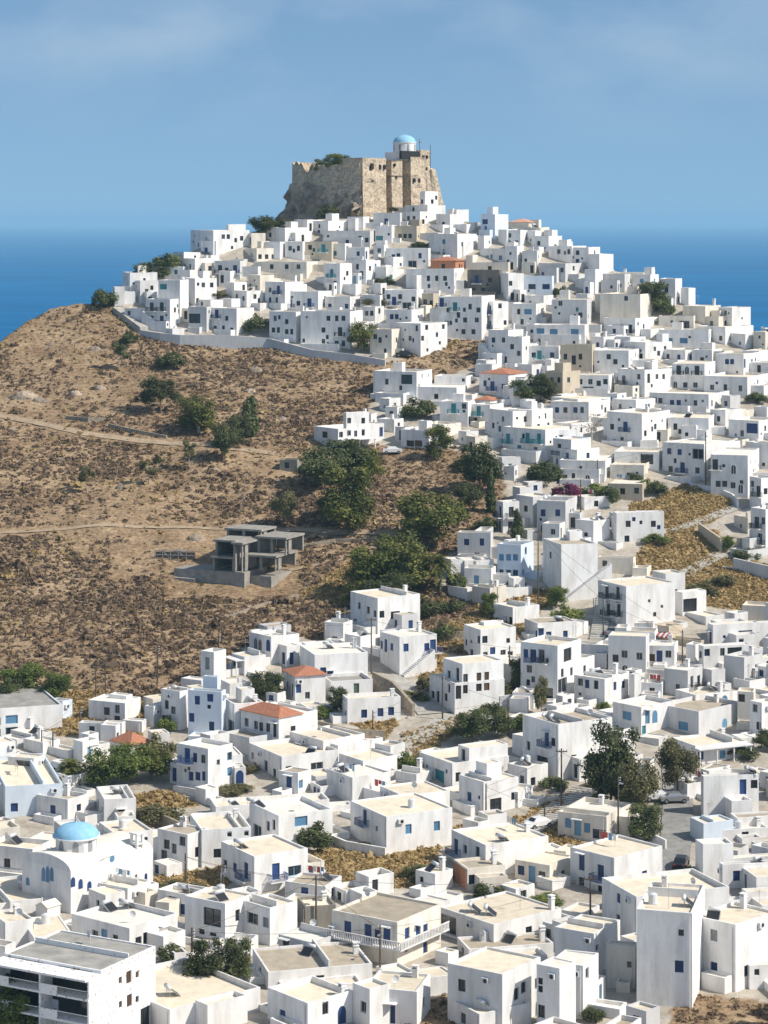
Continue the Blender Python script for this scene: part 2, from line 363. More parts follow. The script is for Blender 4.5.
def build_sea():
    m = bpy.data.materials.new('sea_water'); m.use_nodes = True
    N, L = m.node_tree.nodes, m.node_tree.links; p = N['Principled BSDF']
    p.inputs['Base Color'].default_value = (0.006, 0.085, 0.215, 1); p.inputs['Roughness'].default_value = 0.6; p.inputs['Specular IOR Level'].default_value = 0.0
    t = N.new('ShaderNodeTexCoord'); n = N.new('ShaderNodeTexNoise'); n.inputs['Scale'].default_value = 0.004; n.inputs['Detail'].default_value = 9
    mp = N.new('ShaderNodeMapping'); mp.inputs['Scale'].default_value = (0.6, 2.4, 1)
    r = N.new('ShaderNodeValToRGB'); r.color_ramp.elements[0].position = .35; r.color_ramp.elements[1].position = .7
    r.color_ramp.elements[0].color = (0.0, 0.090, 0.245, 1); r.color_ramp.elements[1].color = (0.0, 0.135, 0.33, 1)
    L.new(t.outputs['Object'], mp.inputs[0]); L.new(mp.outputs[0], n.inputs['Vector']); L.new(n.outputs['Fac'], r.inputs[0]); L.new(r.outputs[0], p.inputs['Base Color'])
    n2 = N.new('ShaderNodeTexNoise'); n2.inputs['Scale'].default_value = 0.12; n2.inputs['Detail'].default_value = 6
    b = N.new('ShaderNodeBump'); b.inputs['Strength'].default_value = 0.5; b.inputs['Distance'].default_value = 1.5
    L.new(t.outputs['Object'], n2.inputs['Vector']); L.new(n2.outputs['Fac'], b.inputs['Height']); L.new(b.outputs[0], p.inputs['Normal'])
    mb = MB(); mb.quad((-22000, -300, -124), (22000, -300, -124), (22000, 60000, -124), (-22000, 60000, -124))
    tag(mb.build('sea', m), kind='structure')
build_sea()

def build_haze():
    m = bpy.data.materials.new('sea_haze'); m.use_nodes = True
    N, L = m.node_tree.nodes, m.node_tree.links
    for n in list(N): N.remove(n)
    o = N.new('ShaderNodeOutputMaterial'); v = N.new('ShaderNodeVolumePrincipled')
    v.inputs['Color'].default_value = (0.40, 0.68, 0.84, 1); v.inputs['Density'].default_value = HAZE_DENSITY; v.inputs['Anisotropy'].default_value = 0.0
    L.new(v.outputs[0], o.inputs['Volume'])
    mb = MB(); mb.box(-22500, 22500, -400, 60500, -130, 62)
    tag(mb.build('haze', m), kind='stuff')
HAZE_DENSITY = 7.5e-5
build_haze()

# ---------------------------------------------------------------- paths draped on the ground
LANES = []
def drape(name, pts, width, m, lift=0.05, step=1.0, steps=None):
    P = [at(*q) for q in pts]
    if name != 'dirt_track': LANES.append((P, width))
    mb = MB(); L = []
    for a, b in zip(P[:-1], P[1:]):
        n = max(2, int((b-a).length/step))
        for i in range(n): L.append(a.lerp(b, i/n))
    L.append(P[-1])
    rows = []
    for i, p in enumerate(L):
        d = (L[min(i+1, len(L)-1)]-L[max(i-1, 0)]); d.z = 0; d.normalize(); nrm = Vector((-d.y, d.x, 0))
        rows.append([Vector((p.x+nrm.x*k, p.y+nrm.y*k, gz(p.x+nrm.x*k, p.y+nrm.y*k)+lift+0.1)) for k in (-width/2, -width/6, width/6, width/2)])
    for a, b in zip(rows[:-1], rows[1:]):
        for k in range(3): mb.quad(a[k], a[k+1], b[k+1], b[k])
    return tag(mb.build(name, m), kind='structure')
M['track'] = mat('pale_earth', (0.42, 0.33, 0.235), 0.95, nscale=0.8, rgb2=(0.30, 0.225, 0.15), spec=0.1)
M['lane'] = mat('concrete_lane', (0.46, 0.44, 0.40), 0.95, nscale=0.6, rgb2=(0.34, 0.32, 0.285), spec=0.1)
M['asphalt'] = mat('worn_asphalt', (0.22, 0.215, 0.205), 0.95, nscale=0.8, rgb2=(0.31, 0.30, 0.28), spec=0.1)
drape('dirt_track', [(-200, 395), (-60, 408), (0, 416), (40, 424), (80, 433), (130, 440), (180, 444), (230, 449), (275, 454)], 2.18, M['track'])
drape('dirt_track', [(-150, 540), (-20, 534), (60, 530), (130, 527), (200, 528), (250, 531)], 1.17, M['track'])
drape('dirt_track', [(250, 531), (300, 530), (340, 533), (402, 538)], 1.84, M['track'])
drape('dirt_track', [(282, 572), (310, 566), (345, 558), (390, 546)], 1.34, M['track'])
drape('lane', [(380, 678), (405, 690), (428, 702), (437, 714)], 6.08, M['lane'])
drape('lane', [(456, 716), (430, 732), (405, 746), (396, 758)], 4.05, M['lane'])
drape('lane', [(744, 505), (705, 520), (672, 531)], 2.16, M['lane'])
drape('lane', [(722, 553), (700, 566), (680, 576), (670, 584)], 2.70, M['lane'])
drape('street', [(676, 760), (678, 800), (676, 840), (672, 880), (668, 905)], 4.2, M['asphalt'])
drape('lane', [(605, 590), (606, 625), (600, 640)], 4.05, M['lane'])

# ---------------------------------------------------------------- walls
def wall_line(name, base, tops, thick, m, label, group=None, cat='wall'):
    """base: pixels along the foot; tops: pixel heights there"""
    P = []
    for (q, h) in zip(base, tops):
        p = at(*q); P.append((p, h/scale_at(p)))
    mb = MB()
    fr, bk, ft, bt = [], [], [], []
    n = len(P)
    for i, (p, h) in enumerate(P):
        d = P[min(i+1, n-1)][0]-P[max(i-1, 0)][0]; d.z = 0; d.normalize(); nr = Vector((-d.y, d.x, 0))*thick
        z0 = p.z-1.5; z1 = p.z+h
        fr.append(Vector((p.x, p.y, z0))); ft.append(Vector((p.x, p.y, z1))); q = p+nr; bk.append(Vector((q.x, q.y, z0))); bt.append(Vector((q.x, q.y, z1)))
    for i in range(n-1):
        mb.quad(fr[i], fr[i+1], ft[i+1], ft[i]); mb.quad(ft[i], ft[i+1], bt[i+1], bt[i]); mb.quad(bk[i+1], bk[i], bt[i], bt[i+1])
    mb.quad(bk[0], fr[0], ft[0], bt[0]); mb.quad(fr[-1], bk[-1], bt[-1], ft[-1])
    o = mb.build(name, m)
    tag(o, label, cat, group, 'thing'); return o
WW = M['wall_w']
wall_line('retaining_wall', [(140, 336), (160, 341), (180, 345), (223, 348), (267, 348), (290, 353), (313, 358), (350, 362), (385, 366)], [6, 8, 10, 13, 10, 9, 8, 8, 6], 0.5, M['wall_g'], 'long curving white retaining wall along the foot of the hilltop houses')
wall_line('stair_wall', [(113, 312), (125, 322), (140, 334)], [5, 6, 7], 2.2, M['lane'], 'pale stepped wall going down from the small tree at the ridge end')
wall_line('stone_wall', [(135, 817), (160, 826), (183, 838)], [10, 12, 14], 0.4, M['rubble'], 'rough brown stone wall beside the olive bushes and stone-walled vacant plot')
wall_line('garden_wall', [(85, 828), (110, 822), (136, 812)], [11, 11, 11], 0.3, WW, 'white garden wall rising behind the pine trees')
wall_line('stone_wall', [(318, 735), (350, 744), (385, 745)], [14, 15, 14], 0.4, M['rubble'], 'brown stone wall under the long house with four blue windows')
wall_line('stone_wall', [(698, 532), (720, 552)], [9, 14], 0.4, M['wall_e'], 'beige retaining wall running down between the two straw plots')
wall_line('stone_wall', [(720, 553), (750, 548)], [14, 10], 0.4, M['wall_e'], 'beige end wall holding the lane above the bushes')
wall_line('white_wall', [(733, 570), (768, 580), (830, 592)], [12, 14, 14], 0.5, M['wall_g'], 'grey white retaining wall holding the terrace above the bushy straw slope')
wall_line('curved_wall', [(690, 487), (715, 492), (732, 500), (737, 508)], [4, 5, 6, 7], 0.35, WW, 'low curved white parapet at the bend above the straw plot')
wall_line('stone_wall', [(372, 692), (392, 700), (412, 716)], [20, 18, 12], 0.5, M['rubble'], 'tall brown stone wall between the lane and white house with blue windows')
wall_line('garden_wall', [(318, 838), (345, 850), (385, 858)], [8, 9, 10], 0.3, WW, 'white wall at the top edge of the straw field')
wall_line('garden_wall', [(500, 706), (520, 706), (537, 702)], [10, 12, 13], 0.3, WW, 'white garden wall under the purple bougainvillea between trees')
wall_line('white_wall', [(585, 808), (640, 838), (665, 850)], [8, 10, 10], 0.3, WW, 'pale wall along the street beside the tallest dark tree')
wall_line('stone_wall', [(412, 648), (430, 642), (466, 640)], [8, 9, 9], 0.4, M['rubble'], 'low stone wall round the dry garden with dark shrubs')

wall_line('terrace_wall', [(108, 427), (135, 434), (166, 439)], [3.5, 4.5, 3.5], 0.5, M['rubble'], 'low dark dry-stone terrace wall just above the dirt track')
wall_line('terrace_wall', [(66, 419), (88, 422), (106, 421)], [3, 4.5, 3], 0.6, M['rubble'], 'short dark dry-stone ledge over the dirt track, seaward end')
wall_line('terrace_wall', [(300, 548), (335, 543), (390, 541)], [3, 4, 3], 0.5, M['rubble'], 'low brown terrace wall under the track beside the concrete frame')
wall_line('terrace_wall', [(205, 622), (235, 616), (262, 606), (300, 596)], [1.5, 2.2, 2.2, 1.5], 0.5, M['rubble'], 'faint dry-stone line across the scrub below the concrete frame')
def rocks():
    g = np.random.default_rng(3); V, F = [], []
    for px, py, w, h in ((25, 398, 30, 7), (40, 402, 16, 5), (75, 395, 16, 5), (100, 390, 14, 5), (255, 372, 16, 6), (250, 392, 14, 4), (196, 540, 20, 6), (120, 488, 10, 4), (280, 420, 14, 4), (215, 470, 8, 3), (12, 430, 12, 3), (60, 460, 12, 3), (95, 350, 14, 4), (50, 345, 10, 3), (180, 552, 14, 4), (365, 428, 12, 4)):
        p = at(px, py); s_ = scale_at(p); n, m_ = 14, 6; k = len(V)
        for j in range(m_+1):
            for i in range(n):
                a = 2*pi*i/n; e = pi/2*j/m_; r = w/s_/2*cos(e)*(1+.5*float(vnoise(i*.9+px, j*1.1, 7))); V.append((p.x+r*cos(a), p.y+r*.45*sin(a), gz(p.x+r*cos(a), p.y+r*.45*sin(a))*(.999)+h/s_*sin(e)*(1+.6*float(vnoise(i*1.3, j+px, 8)))-.2))
        F += [(k+j*n+i, k+j*n+(i+1) % n, k+(j+1)*n+(i+1) % n, k+(j+1)*n+i) for j in range(m_) for i in range(n)]
    tag(link(bpy.data.objects.new('rocks', np_mesh('rocks', V, F, M['rock']))), kind='stuff')
rocks()
# ---------------------------------------------------------------- striped stairway
def stairway(pts, width, n, label):
    P = [at(*q) for q in pts]; mb = MB(); LANES.append((P, width))
    a, b = P[0], P[-1]
    d = (b-a); d.z = 0; dn = d.normalized(); nr = Vector((-dn.y, dn.x, 0))*width/2
    z = [gz(*(a.lerp(b, i/n)).xy) for i in range(n+1)]
    for i in range(n):
        p = a.lerp(b, i/n); q = a.lerp(b, (i+1)/n); zt = max(z[i], z[i+1])+0.25
        w = [p-nr, p+nr, q+nr, q-nr]
        T = [Vector((v.x, v.y, zt)) for v in w]; Bm = [Vector((v.x, v.y, zt-1.2)) for v in w]
        lip = [T[0], T[1], T[1].lerp(T[2], .25), T[0].lerp(T[3], .25)]
        mb.quad(T[0].lerp(T[3], .25), T[1].lerp(T[2], .25), T[2], T[3], 0); mb.quad(*lip, 1)
        mb.quad(Bm[0], Bm[1], T[1], T[0], 1); mb.quad(Bm[1], Bm[2], T[2], T[1], 0); mb.quad(Bm[3], Bm[0], T[0], T[3], 0); mb.quad(Bm[2], Bm[3], T[3], T[2], 0)
    o = mb.build('stairway', [M['asphalt'], M['roof_w']]); tag(o, label, 'stairs', None, 'thing')
stairway([(522, 834), (545, 820), (588, 789)], 4.2, 26, 'grey public stairway with white edged steps climbing past the corner house')
stairway([(598, 640), (603, 622), (605, 596)], 2.8, 22, 'narrow pale stairway between white houses beside a round tree')

# ---------------------------------------------------------------- castle on the top
def rough_wall(mb, A, B, z0, z1, batter=0.0, step=0.6, amp=0.3, top=None, seed=1, m=0, holes=()):
    """a masonry face from A to B (xy), outward = right of A->B; holes: (t0,t1,za,zb) in metres"""
    A = Vector((A[0], A[1], 0)); B = Vector((B[0], B[1], 0)); d = B-A; L = d.length; d.normalize(); n = Vector((d.y, -d.x, 0))
    nx = max(2, int(L/step)); nz_ = max(2, int((z1-z0)/step))
    idx = {}
    for j in range(nz_+1):
        for i in range(nx+1):
            t = L*i/nx; zt = z1 if top is None else top(t/L); z = z0+(zt-z0)*j/nz_
            e = amp*2*float(vnoise((t+seed*17)/1.7, z/1.3, seed)) + amp*2.2*float(vnoise((t+seed*9)/4.1, z/3.3, seed+5))
            if i in (0, nx): e = 0
            off = n*(e + batter*max(0, 1-(z-z0)/max(.1, (zt-z0)))**2)
            p = A+d*t+off; idx[i, j] = len(mb.v); mb.v.append((p.x, p.y, z))
    for j in range(nz_):
        for i in range(nx):
            mb.f.append((idx[i, j], idx[i+1, j], idx[i+1, j+1], idx[i, j+1])); mb.m.append(m)
def stone_block(name, parent, c, L1, L2, z0, z1, batter=0.0, top=None, seed=1, m='stone'):
    """box in the frame of `parent`: left face x -L1..0 at y=0, right face y 0..L2 at x=0 about corner c"""
    x1, y0 = c; x0 = x1-L1; y1 = y0+L2; mb = MB()
    for k, (a, b) in enumerate((((x0, y0), (x1, y0)), ((x1, y0), (x1, y1)), ((x1, y1), (x0, y1)), ((x0, y1), (x0, y0)))):
        rough_wall(mb, a, b, z0, z1, batter, seed=seed+k, top=top if k == 0 else None)
    mb.quad((x0, y0, z1-.5), (x1, y0, z1-.5), (x1, y1, z1-.5), (x0, y1, z1-.5))
    return mb.build(name, M[m], parent, smooth=False)
CK = 768/180.0
def cz(x, y): return 270+x/CK, 120+y/CK
def castle():
    cx, cy = cz(392, 415); Y0 = 655.0; X0 = (cx-384)/FPX*Y0
    s = FPX/Y0; th = R(42)
    zrow = lambda y, Y=Y0: (HOR-(120+y/CK))*Y/FPX
    z0 = zrow(415)
    def along(px, side):
        u = (270+px/CK-384)/FPX
        if side == 'l': return (X0-u*Y0)/(cos(th)+u*sin(th))
        return (u*Y0-X0)/(sin(th)-u*cos(th))
    root = empty('castle', (X0, Y0, z0), -th)
    tag(root, 'ruined brown stone castle crowning the hill', 'castle')
    Ll = along(95, 'l'); L2 = along(640, 'r')
    H = lambda row, px=392, side='l': (HOR-(120+row/CK))*(Y0+along(px, side)*(sin(th) if side == 'l' else cos(th)))/FPX - z0
    hl = H(162)
    # left curtain, with the broken crest line
    def topl(t):  # t runs from far left end (0) to the corner (1)
        base = H(180, 95)*(1-t)+hl*t
        if .12 < t < .30: base -= 3.2*(1-abs((t-.21)/.09)) + .6*float(vnoise(t*60, 1, 3))
        if .30 < t < .72: base -= 1.5 + .9*float(vnoise(t*50, 2, 3))
        if t < .12 or .2 < t < .32: base -= .9*(int(t*75) % 3 == 1)
        return base + .35*float(vnoise(t*45, 0, 2))
    mb = MB()
    rough_wall(mb, (-Ll, 0), (0, 0), -8, hl, 2.0, top=topl, seed=3, amp=.5)
    rough_wall(mb, (0, 0.9), (-Ll, 0.9), hl-6, hl, 0, top=lambda t: topl(1-t), seed=9, amp=.1)
    n = 40
    for i in range(n):
        a, b = i/n, (i+1)/n
        mb.quad((-Ll+Ll*a, 0, topl(a)), (-Ll+Ll*b, 0, topl(b)), (-Ll+Ll*b, .9, topl(b)), (-Ll+Ll*a, .9, topl(a)))
    rough_wall(mb, (-Ll, 18), (-Ll, 0), -8, H(180, 95), 1.5, seed=14, amp=.2)
    rough_wall(mb, (0, L2), (-Ll, L2), -8, H(180, 95)-1, 0, seed=19, amp=.1)
    mb.quad((-Ll, .9, hl-4.5), (0, .9, hl-4.5), (0, L2, hl-4.5), (-Ll, L2, hl-4.5))
    mb.build('curtain_wall', M['stone'], root)
    # right side: towers standing out of the wall with shaded returns
    def tower(name, p0, p1, row, out, seed, batter=0.6, rowb=None):
        a, b = along(p0, 'r'), along(p1, 'r')
        m_ = MB(); hh = H(row, (p0+p1)/2, 'r')
        for A, B, bt in (((out, a), (out, b), batter), ((out, b), (-7, b), 0), ((-7, b), (-7, a), 0), ((-7, a), (out, a), 0)):
            rough_wall(m_, A, B, -9, hh, bt, seed=seed, amp=.32); seed += 1
        m_.quad((-7, a, hh-.15), (out, a, hh-.15), (out, b, hh-.15), (-7, b, hh-.15))
        return m_.build(name, M['stone'], root), a, b, hh
    def hole(par, x, px, row, w, h):
        y = along(px, 'r'); z = H(row, px, 'r'); m_ = MB(); m_.box(x-.6, x+.42, y-w/2, y+w/2, z-h/2, z+h/2)  # solid black box stands in for the shade inside the opening
        m_.build('window', M['black'], par)
    t1, *_ = tower('tower', 392, 492, 162, 0.25, 30)
    for px, r in ((430, 198), (464, 201), (484, 201), (433, 250)): hole(t1, 0.25, px, r, 1.0 if px < 440 else .7, 1.6 if px < 440 else 1.2)
    t0, *_ = tower('curtain_wall', 486, 530, 172, -2.6, 37)
    t2, *_ = tower('tower', 522, 568, 174, -0.3, 40)
    hole(t2, -0.3, 534, 192, .5, .8); hole(t2, -0.3, 540, 245, .5, .7)
    t3, *_ = tower('curtain_wall', 560, 604, 170, -2.8, 47)
    t4, *_ = tower('tower', 598, 662, 158, 0.2, 50)
    for px, r in ((612, 258), (632, 258)): hole(t4, 0.2, px, r, .6, 1.1)
    t5, a5, b5, h5 = tower('tower', 650, 690, 128, -0.6, 60)
    for px, r in ((660, 158), (675, 158), (658, 208), (672, 208)): hole(t5, -0.6, px, r, .5, .9)
    # sloping buttresses on the far right
    for k, (px, row, w, run) in enumerate(((664, 215, 1.2, 3.0), (688, 205, 1.3, 6.5))):
        y = along(px, 'r'); zt = H(row, px, 'r'); m_ = MB(); x0 = -.6
        V = [(x0, y, -6), (x0, y, zt), (x0+.8, y, zt-.6), (x0+run*.5, y+run*.6, -6)]
        Wv = [(a+.3, b+w, c) for a, b, c in V]
        m_.poly(V); m_.poly(Wv[::-1])
        for i in range(4): m_.quad(V[i], V[(i+1) % 4], Wv[(i+1) % 4], Wv[i])
        m_.build('buttress', M['stone'], root)
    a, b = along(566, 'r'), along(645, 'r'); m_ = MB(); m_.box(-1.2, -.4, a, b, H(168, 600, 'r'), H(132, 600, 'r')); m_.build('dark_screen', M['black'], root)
    # church inside
    ch = empty('church', (root.matrix_basis @ Vector((-8.5, along(560, 'r')+1.5, H(168, 560, 'r')-2)))); ch.rotation_euler = (0, 0, -th)
    tag(ch, 'white chapel with a blue dome rising over the castle walls', 'church')
    X = (270+574/CK-384)/FPX
    c = ch.location; Yc = c.y; c.x = X*Yc
    zz = lambda r: (HOR-(120+r/CK))*Yc/FPX - c.z
    r0 = 48/CK/(FPX/Yc)
    m_ = MB(); m_.box(-4.3, 3.0, -3.2, 4.5, zz(172), zz(138)); m_.build('nave', WW, ch)
    m_ = MB(); m_.tube((0, 0, zz(138)-.1), (0, 0, zz(98)), r0, n=20); dr = m_.build('drum', WW, ch)
    for q in range(8):
        an = 2*pi*q/8+.3; w_ = MB(); w_.box(-.22, .22, -.1, .1, zz(130), zz(105)); o = w_.build('window', M['paint_g'], dr); o.location = (sin(an)*r0, -cos(an)*r0, 0); o.rotation_euler = (0, 0, an)
    m_ = MB(); m_.tube((0, 0, zz(98)), (0, 0, zz(98)+.2), r0*1.06, n=24); m_.build('cornice', WW, ch)
    m_ = MB(); m_.dome((0, 0, zz(98)+.15), r0*1.0, zz(66)-zz(98), 28, 9); m_.build('dome', M['dome'], ch, smooth=True)
    m_ = MB(); m_.box(-.06, .06, -.06, .06, zz(66)-.1, zz(58)); m_.box(-.3, .3, -.05, .05, zz(62), zz(61)); m_.build('cross', WW, ch)
    for px, r in ((638, 80), (684, 105)):
        p = root.matrix_basis @ Vector((-2.5, along(min(px, 672), 'r'), 0)); Yp = p.y; xp = (270+px/CK-384)/FPX*Yp
        m_ = MB(); m_.tube((0, 0, -6), (0, 0, (HOR-(120+r/CK))*Yp/FPX-p.z), .12, .07, 6)
        if px == 638: m_.tube((-.5, 0, (HOR-(120+r/CK))*Yp/FPX-p.z-1), (.5, 0, (HOR-(120+r/CK))*Yp/FPX-p.z-1), .05, n=5)
        o = m_.build('mast', M['pole']); o.location = (xp, Yp, p.z); tag(o, 'thin mast with a crossbar beside the castle chapel dome' if px == 638 else 'thin plain dark mast on the highest castle tower', 'mast')
    return root, Ll, L2, hl, along
croot, cLl, cL2, chl, calong = castle()

def rock():
    """cliff below and left of the curtain wall"""
    nu, nv = 90, 26
    foot = [(cz(30, 445)), (cz(60, 450)), (cz(135, 455)), (cz(230, 430)), (cz(330, 425)), (cz(392, 418)), (cz(420, 418))]
    head = [(cz(50, 300)), (cz(62, 272)), (cz(150, 262)), (cz(200, 285)), (cz(300, 300)), (cz(380, 300)), (cz(400, 330))]
    M_ = croot.matrix_basis
    tx = [-cLl-1.5, -cLl-.8, -cLl*.80, -cLl*.62, -cLl*.30, -cLl*.04, 0.2]
    out = [2.2, 3.2, 4.5, 3.2, 2.6, 1.8, 0.6]
    V = []
    zz0 = M_.translation.z
    for i in range(nu+1):
        q = i/nu*6
        x = np.interp(q, range(7), tx); o = np.interp(q, range(7), out)
        hp = np.interp(q, range(7), [h[1] for h in head]); fp = np.interp(q, range(7), [h[1] for h in foot])
        for j in range(nv+1):
            t = j/nv
            e = o*(1-t)**1.3 + .15
            e += (4.4*float(vnoise(x/2.6, t*3.2, 31)) + 3.2*float(vnoise(x/1.3, t*6, 32)) + 1.0*float(vnoise(x/.6, t*13, 33)))*min(1, (1-t)*3)
            wx = x - (1.8*(1-t) if q < 1.2 else 0)*(1.2-q)
            p = M_ @ Vector((wx, -e, 0)); row = fp*(1-t)+hp*t
            z = (HOR-row)*p.y/FPX
            V.append((p.x, p.y, z if j else z-2))
    # left return, wrapping behind
    F = [(i*(nv+1)+j, (i+1)*(nv+1)+j, (i+1)*(nv+1)+j+1, i*(nv+1)+j+1) for i in range(nu) for j in range(nv)]
    k = len(V); nb = 10
    for i in range(nb+1):
        for j in range(nv+1):
            b = V[j]; t = j/nv; q = i/nb
            p = Vector(b) + (M_.to_3x3() @ Vector((-.6*sin(q*pi)*(1-t)+(1.5*q*q*t), 12*q, 0)))
            p.x += .9*float(vnoise(q*6, t*5, 40)); V.append(tuple(p))
    F += [(k+i*(nv+1)+j, k+i*(nv+1)+j+1, k+(i+1)*(nv+1)+j+1, k+(i+1)*(nv+1)+j) for i in range(nb) for j in range(nv)]
    o = link(bpy.data.objects.new('rock_outcrop', np_mesh('rock_outcrop', V, F, M['rock'])))
    tag(o, kind='structure')
rock()
# ---------------------------------------------------------------- windows, doors and fittings (meshes shared by their copies)
_cache = {}
def cached(key, make):
    if key not in _cache: _cache[key] = make()
    return _cache[key]
def window_frame_mesh(kind, col):
    """unit opening, x -.5...5, z 0..1, outward -y; sits in the reveal"""
    def make():
        mb = MB(); a = 0.07
        if kind == 'door':
            mb.box(-.5, -.5+a, .10, .16, 0, 1); mb.box(.5-a, .5, .10, .16, 0, 1); mb.box(-.5+a, .5-a, .10, .16, 1-.05, 1)
            mb.box(-.5+a, -.02, .12, .15, 0, .95); mb.box(.02, .5-a, .12, .15, 0, .95)
            for x in (-.43, .07): mb.box(x+.06, x+.3, .105, .12, .1, .45); mb.box(x+.06, x+.3, .105, .12, .52, .88)
            mb.box(-.02, .02, .13, .15, 0, .95)
        elif kind == 'shutter':
            mb.box(-.5, -.5+a, .08, .16, 0, 1); mb.box(.5-a, .5, .08, .16, 0, 1); mb.box(-.5+a, .5-a, .08, .16, 0, a); mb.box(-.5+a, .5-a, .08, .16, 1-a, 1)
            mb.box(-.025, .025, .085, .15, a, 1-a)
            for k in range(9):
                z = a+(1-2*a)*(k+.1)/9
                mb.box(-.5+a, -.025, .10, .14, z, z+.075); mb.box(.025, .5-a, .10, .14, z, z+.075)
            mb.box(-.5+a, .5-a, .142, .16, a, 1-a)
        else:
            mb.box(-.5, -.5+a, .10, .16, 0, 1); mb.box(.5-a, .5, .10, .16, 0, 1); mb.box(-.5+a, .5-a, .10, .16, 0, a); mb.box(-.5+a, .5-a, .10, .16, 1-a, 1)
            mb.box(-.03, .03, .105, .15, a, 1-a)
        return mb.mesh('window_'+kind, M['paint_'+col])
    return cached(('wf', kind, col), make)
def pane_mesh():
    def make():
        mb = MB(); mb.box(-.43, .43, .152, .172, .07, .93); return mb.mesh('pane', M['glass'])
    return cached('pane', make)
def arch_mesh(col):
    def make():
        mb = MB(); n = 10
        def prof(r, y): return [(-r, y, 0)] + [(-r*cos(pi*k/n), y, .62+ .38*r/.5*sin(pi*k/n)) for k in range(n+1)] + [(r, y, 0)]
        o, i, b = prof(.5, -.04), prof(.40, -.04), prof(.5, .02)
        for k in range(len(o)-1):
            mb.quad(o[k], o[k+1], i[k+1], i[k], 0); mb.quad(o[k+1], o[k], b[k], b[k+1], 0)
        mb.poly([(p[0], -.015, p[2]) for p in prof(.41, 0)][::-1], 1)
        for x in (0,): mb.box(x-.03, x+.03, -.035, -.01, 0, .96, 0)
        return mb.mesh('arched_window', [M['paint_'+('x' if col == 'd' else col)], M['glass'] if col in 'dw' else M['paint_'+col]])
    return cached(('arch', col), make)
def rail_mesh(col, wide):
    """balcony: slab and front railing, unit metres, x centred, outward -y, z=0 at floor"""
    def make():
        mb = MB(); w = wide/2
        mb.box(-w, w, -1.0, 0.0, -.16, 0, 0)
        if col == 'x':
            mb.box(-w, w, -1.0, -.9, 0, .85, 0); mb.box(-w, -w+.1, -.9, 0, 0, .85, 0); mb.box(w-.1, w, -.9, 0, 0, .85, 0)
        else:
            mb.box(-w, w, -.99, -.94, .86, .93, 1); mb.box(-w, -w+.05, -.94, 0, .86, .93, 1); mb.box(w-.05, w, -.94, 0, .86, .93, 1)
            n = max(4, int(wide/.17))
            for k in range(n+1):
                x = -w+.02+(wide-.04)*k/n; mb.box(x-.022, x+.022, -.985, -.945, 0, .86, 1)
            for k in range(5):
                y = -.8+.2*k; mb.box(-w, -w+.04, y-.022, y+.022, 0, .86, 1); mb.box(w-.04, w, y-.022, y+.022, 0, .86, 1)
        return mb.mesh('balcony', [M['wall_w'], M['paint_'+col]])
    return cached(('rail', col, wide), make)
def heater_meshes():
    def make():
        a = MB()                                   # tilted collector facing -y on legs
        T = Matrix.Rotation(R(38), 4, 'X')
        p = MB(); p.box(-.95, .95, -.85, .85, .5, .58, 0, T); p.box(-.88, .88, -.78, .78, .581, .59, 1, T)
        l = MB()
        for x in (-.85, .85): l.tube((x, .5, 0), (x, .5, .95), .03, n=5); l.tube((x, -.9, 0), (x, -.9, .1), .03, n=5); l.tube((x, .5, 0), (x, -.9, .03), .03, n=5)
        l.tube((-.85, .5, .5), (.85, .5, .5), .03, n=5); l.tube((-.85, -.9, .05), (.85, -.9, .05), .03, n=5)
        t = MB(); t.tube((-.8, .55, 1.15), (.8, .55, 1.15), .28, n=12)
        return p.mesh('solar_panel', [M['metal'], M['panel']]), l.mesh('stand', M['metal']), t.mesh('tank', M['tankm'], True)
    return cached('heater', make)
def add_heater(house, x, y, z, rz, sc=1.0):
    pm, lm, tm = heater_meshes()
    e = link(bpy.data.objects.new('solar_heater', pm), house); e.location = (x, y, z); e.rotation_euler = (0, 0, rz); e.scale = (sc,)*3
    for nm, me in (('stand', lm), ('tank', tm)): link(bpy.data.objects.new(nm, me), e)
def chimney_mesh(v):
    def make():
        mb = MB(); h = (.9, 1.3, .7)[v]
        mb.box(-.28, .28, -.28, .28, 0, h); mb.box(-.36, .36, -.36, .36, h, h+.1)
        mb.box(-.28, -.2, -.28, .28, h+.1, h+.35); mb.box(.2, .28, -.28, .28, h+.1, h+.35); mb.box(-.36, .36, -.36, .36, h+.35, h+.45)
        return mb.mesh('chimney', M['wall_w'])
    return cached(('chim', v), make)
def dish_mesh():
    def make():
        mb = MB(); mb.tube((0, 0, 0), (0, 0, 1.0), .03, n=5)
        n = 12; c = Vector((0, -.12, 1.15)); rings = []
        for r, d in ((0.02, .0), (.25, .05), (.42, .14)):
            rings.append([Vector((r*cos(2*pi*k/n), -d-.05, r*sin(2*pi*k/n)+1.1)) for k in range(n)])
        for a, b in zip(rings[:-1], rings[1:]):
            for k in range(n): mb.quad(a[k], b[k], b[(k+1) % n], a[(k+1) % n])
        mb.tube((0, -.1, 1.1), (0, -.55, 1.15), .02, n=4)
        return mb.mesh('satellite_dish', M['tankm'])
    return cached('dish', make)
def aerial_mesh():
    def make():
        mb = MB(); mb.tube((0, 0, 0), (0, 0, 2.6), .03, n=5)
        for z, w in ((2.5, .5), (2.3, .4), (2.1, .45)): mb.tube((-w, 0, z), (w, 0, z), .018, n=4)
        mb.tube((0, -.4, 2.4), (0, .5, 2.4), .018, n=4)
        return mb.mesh('aerial', M['metal'])
    return cached('aerial', make)
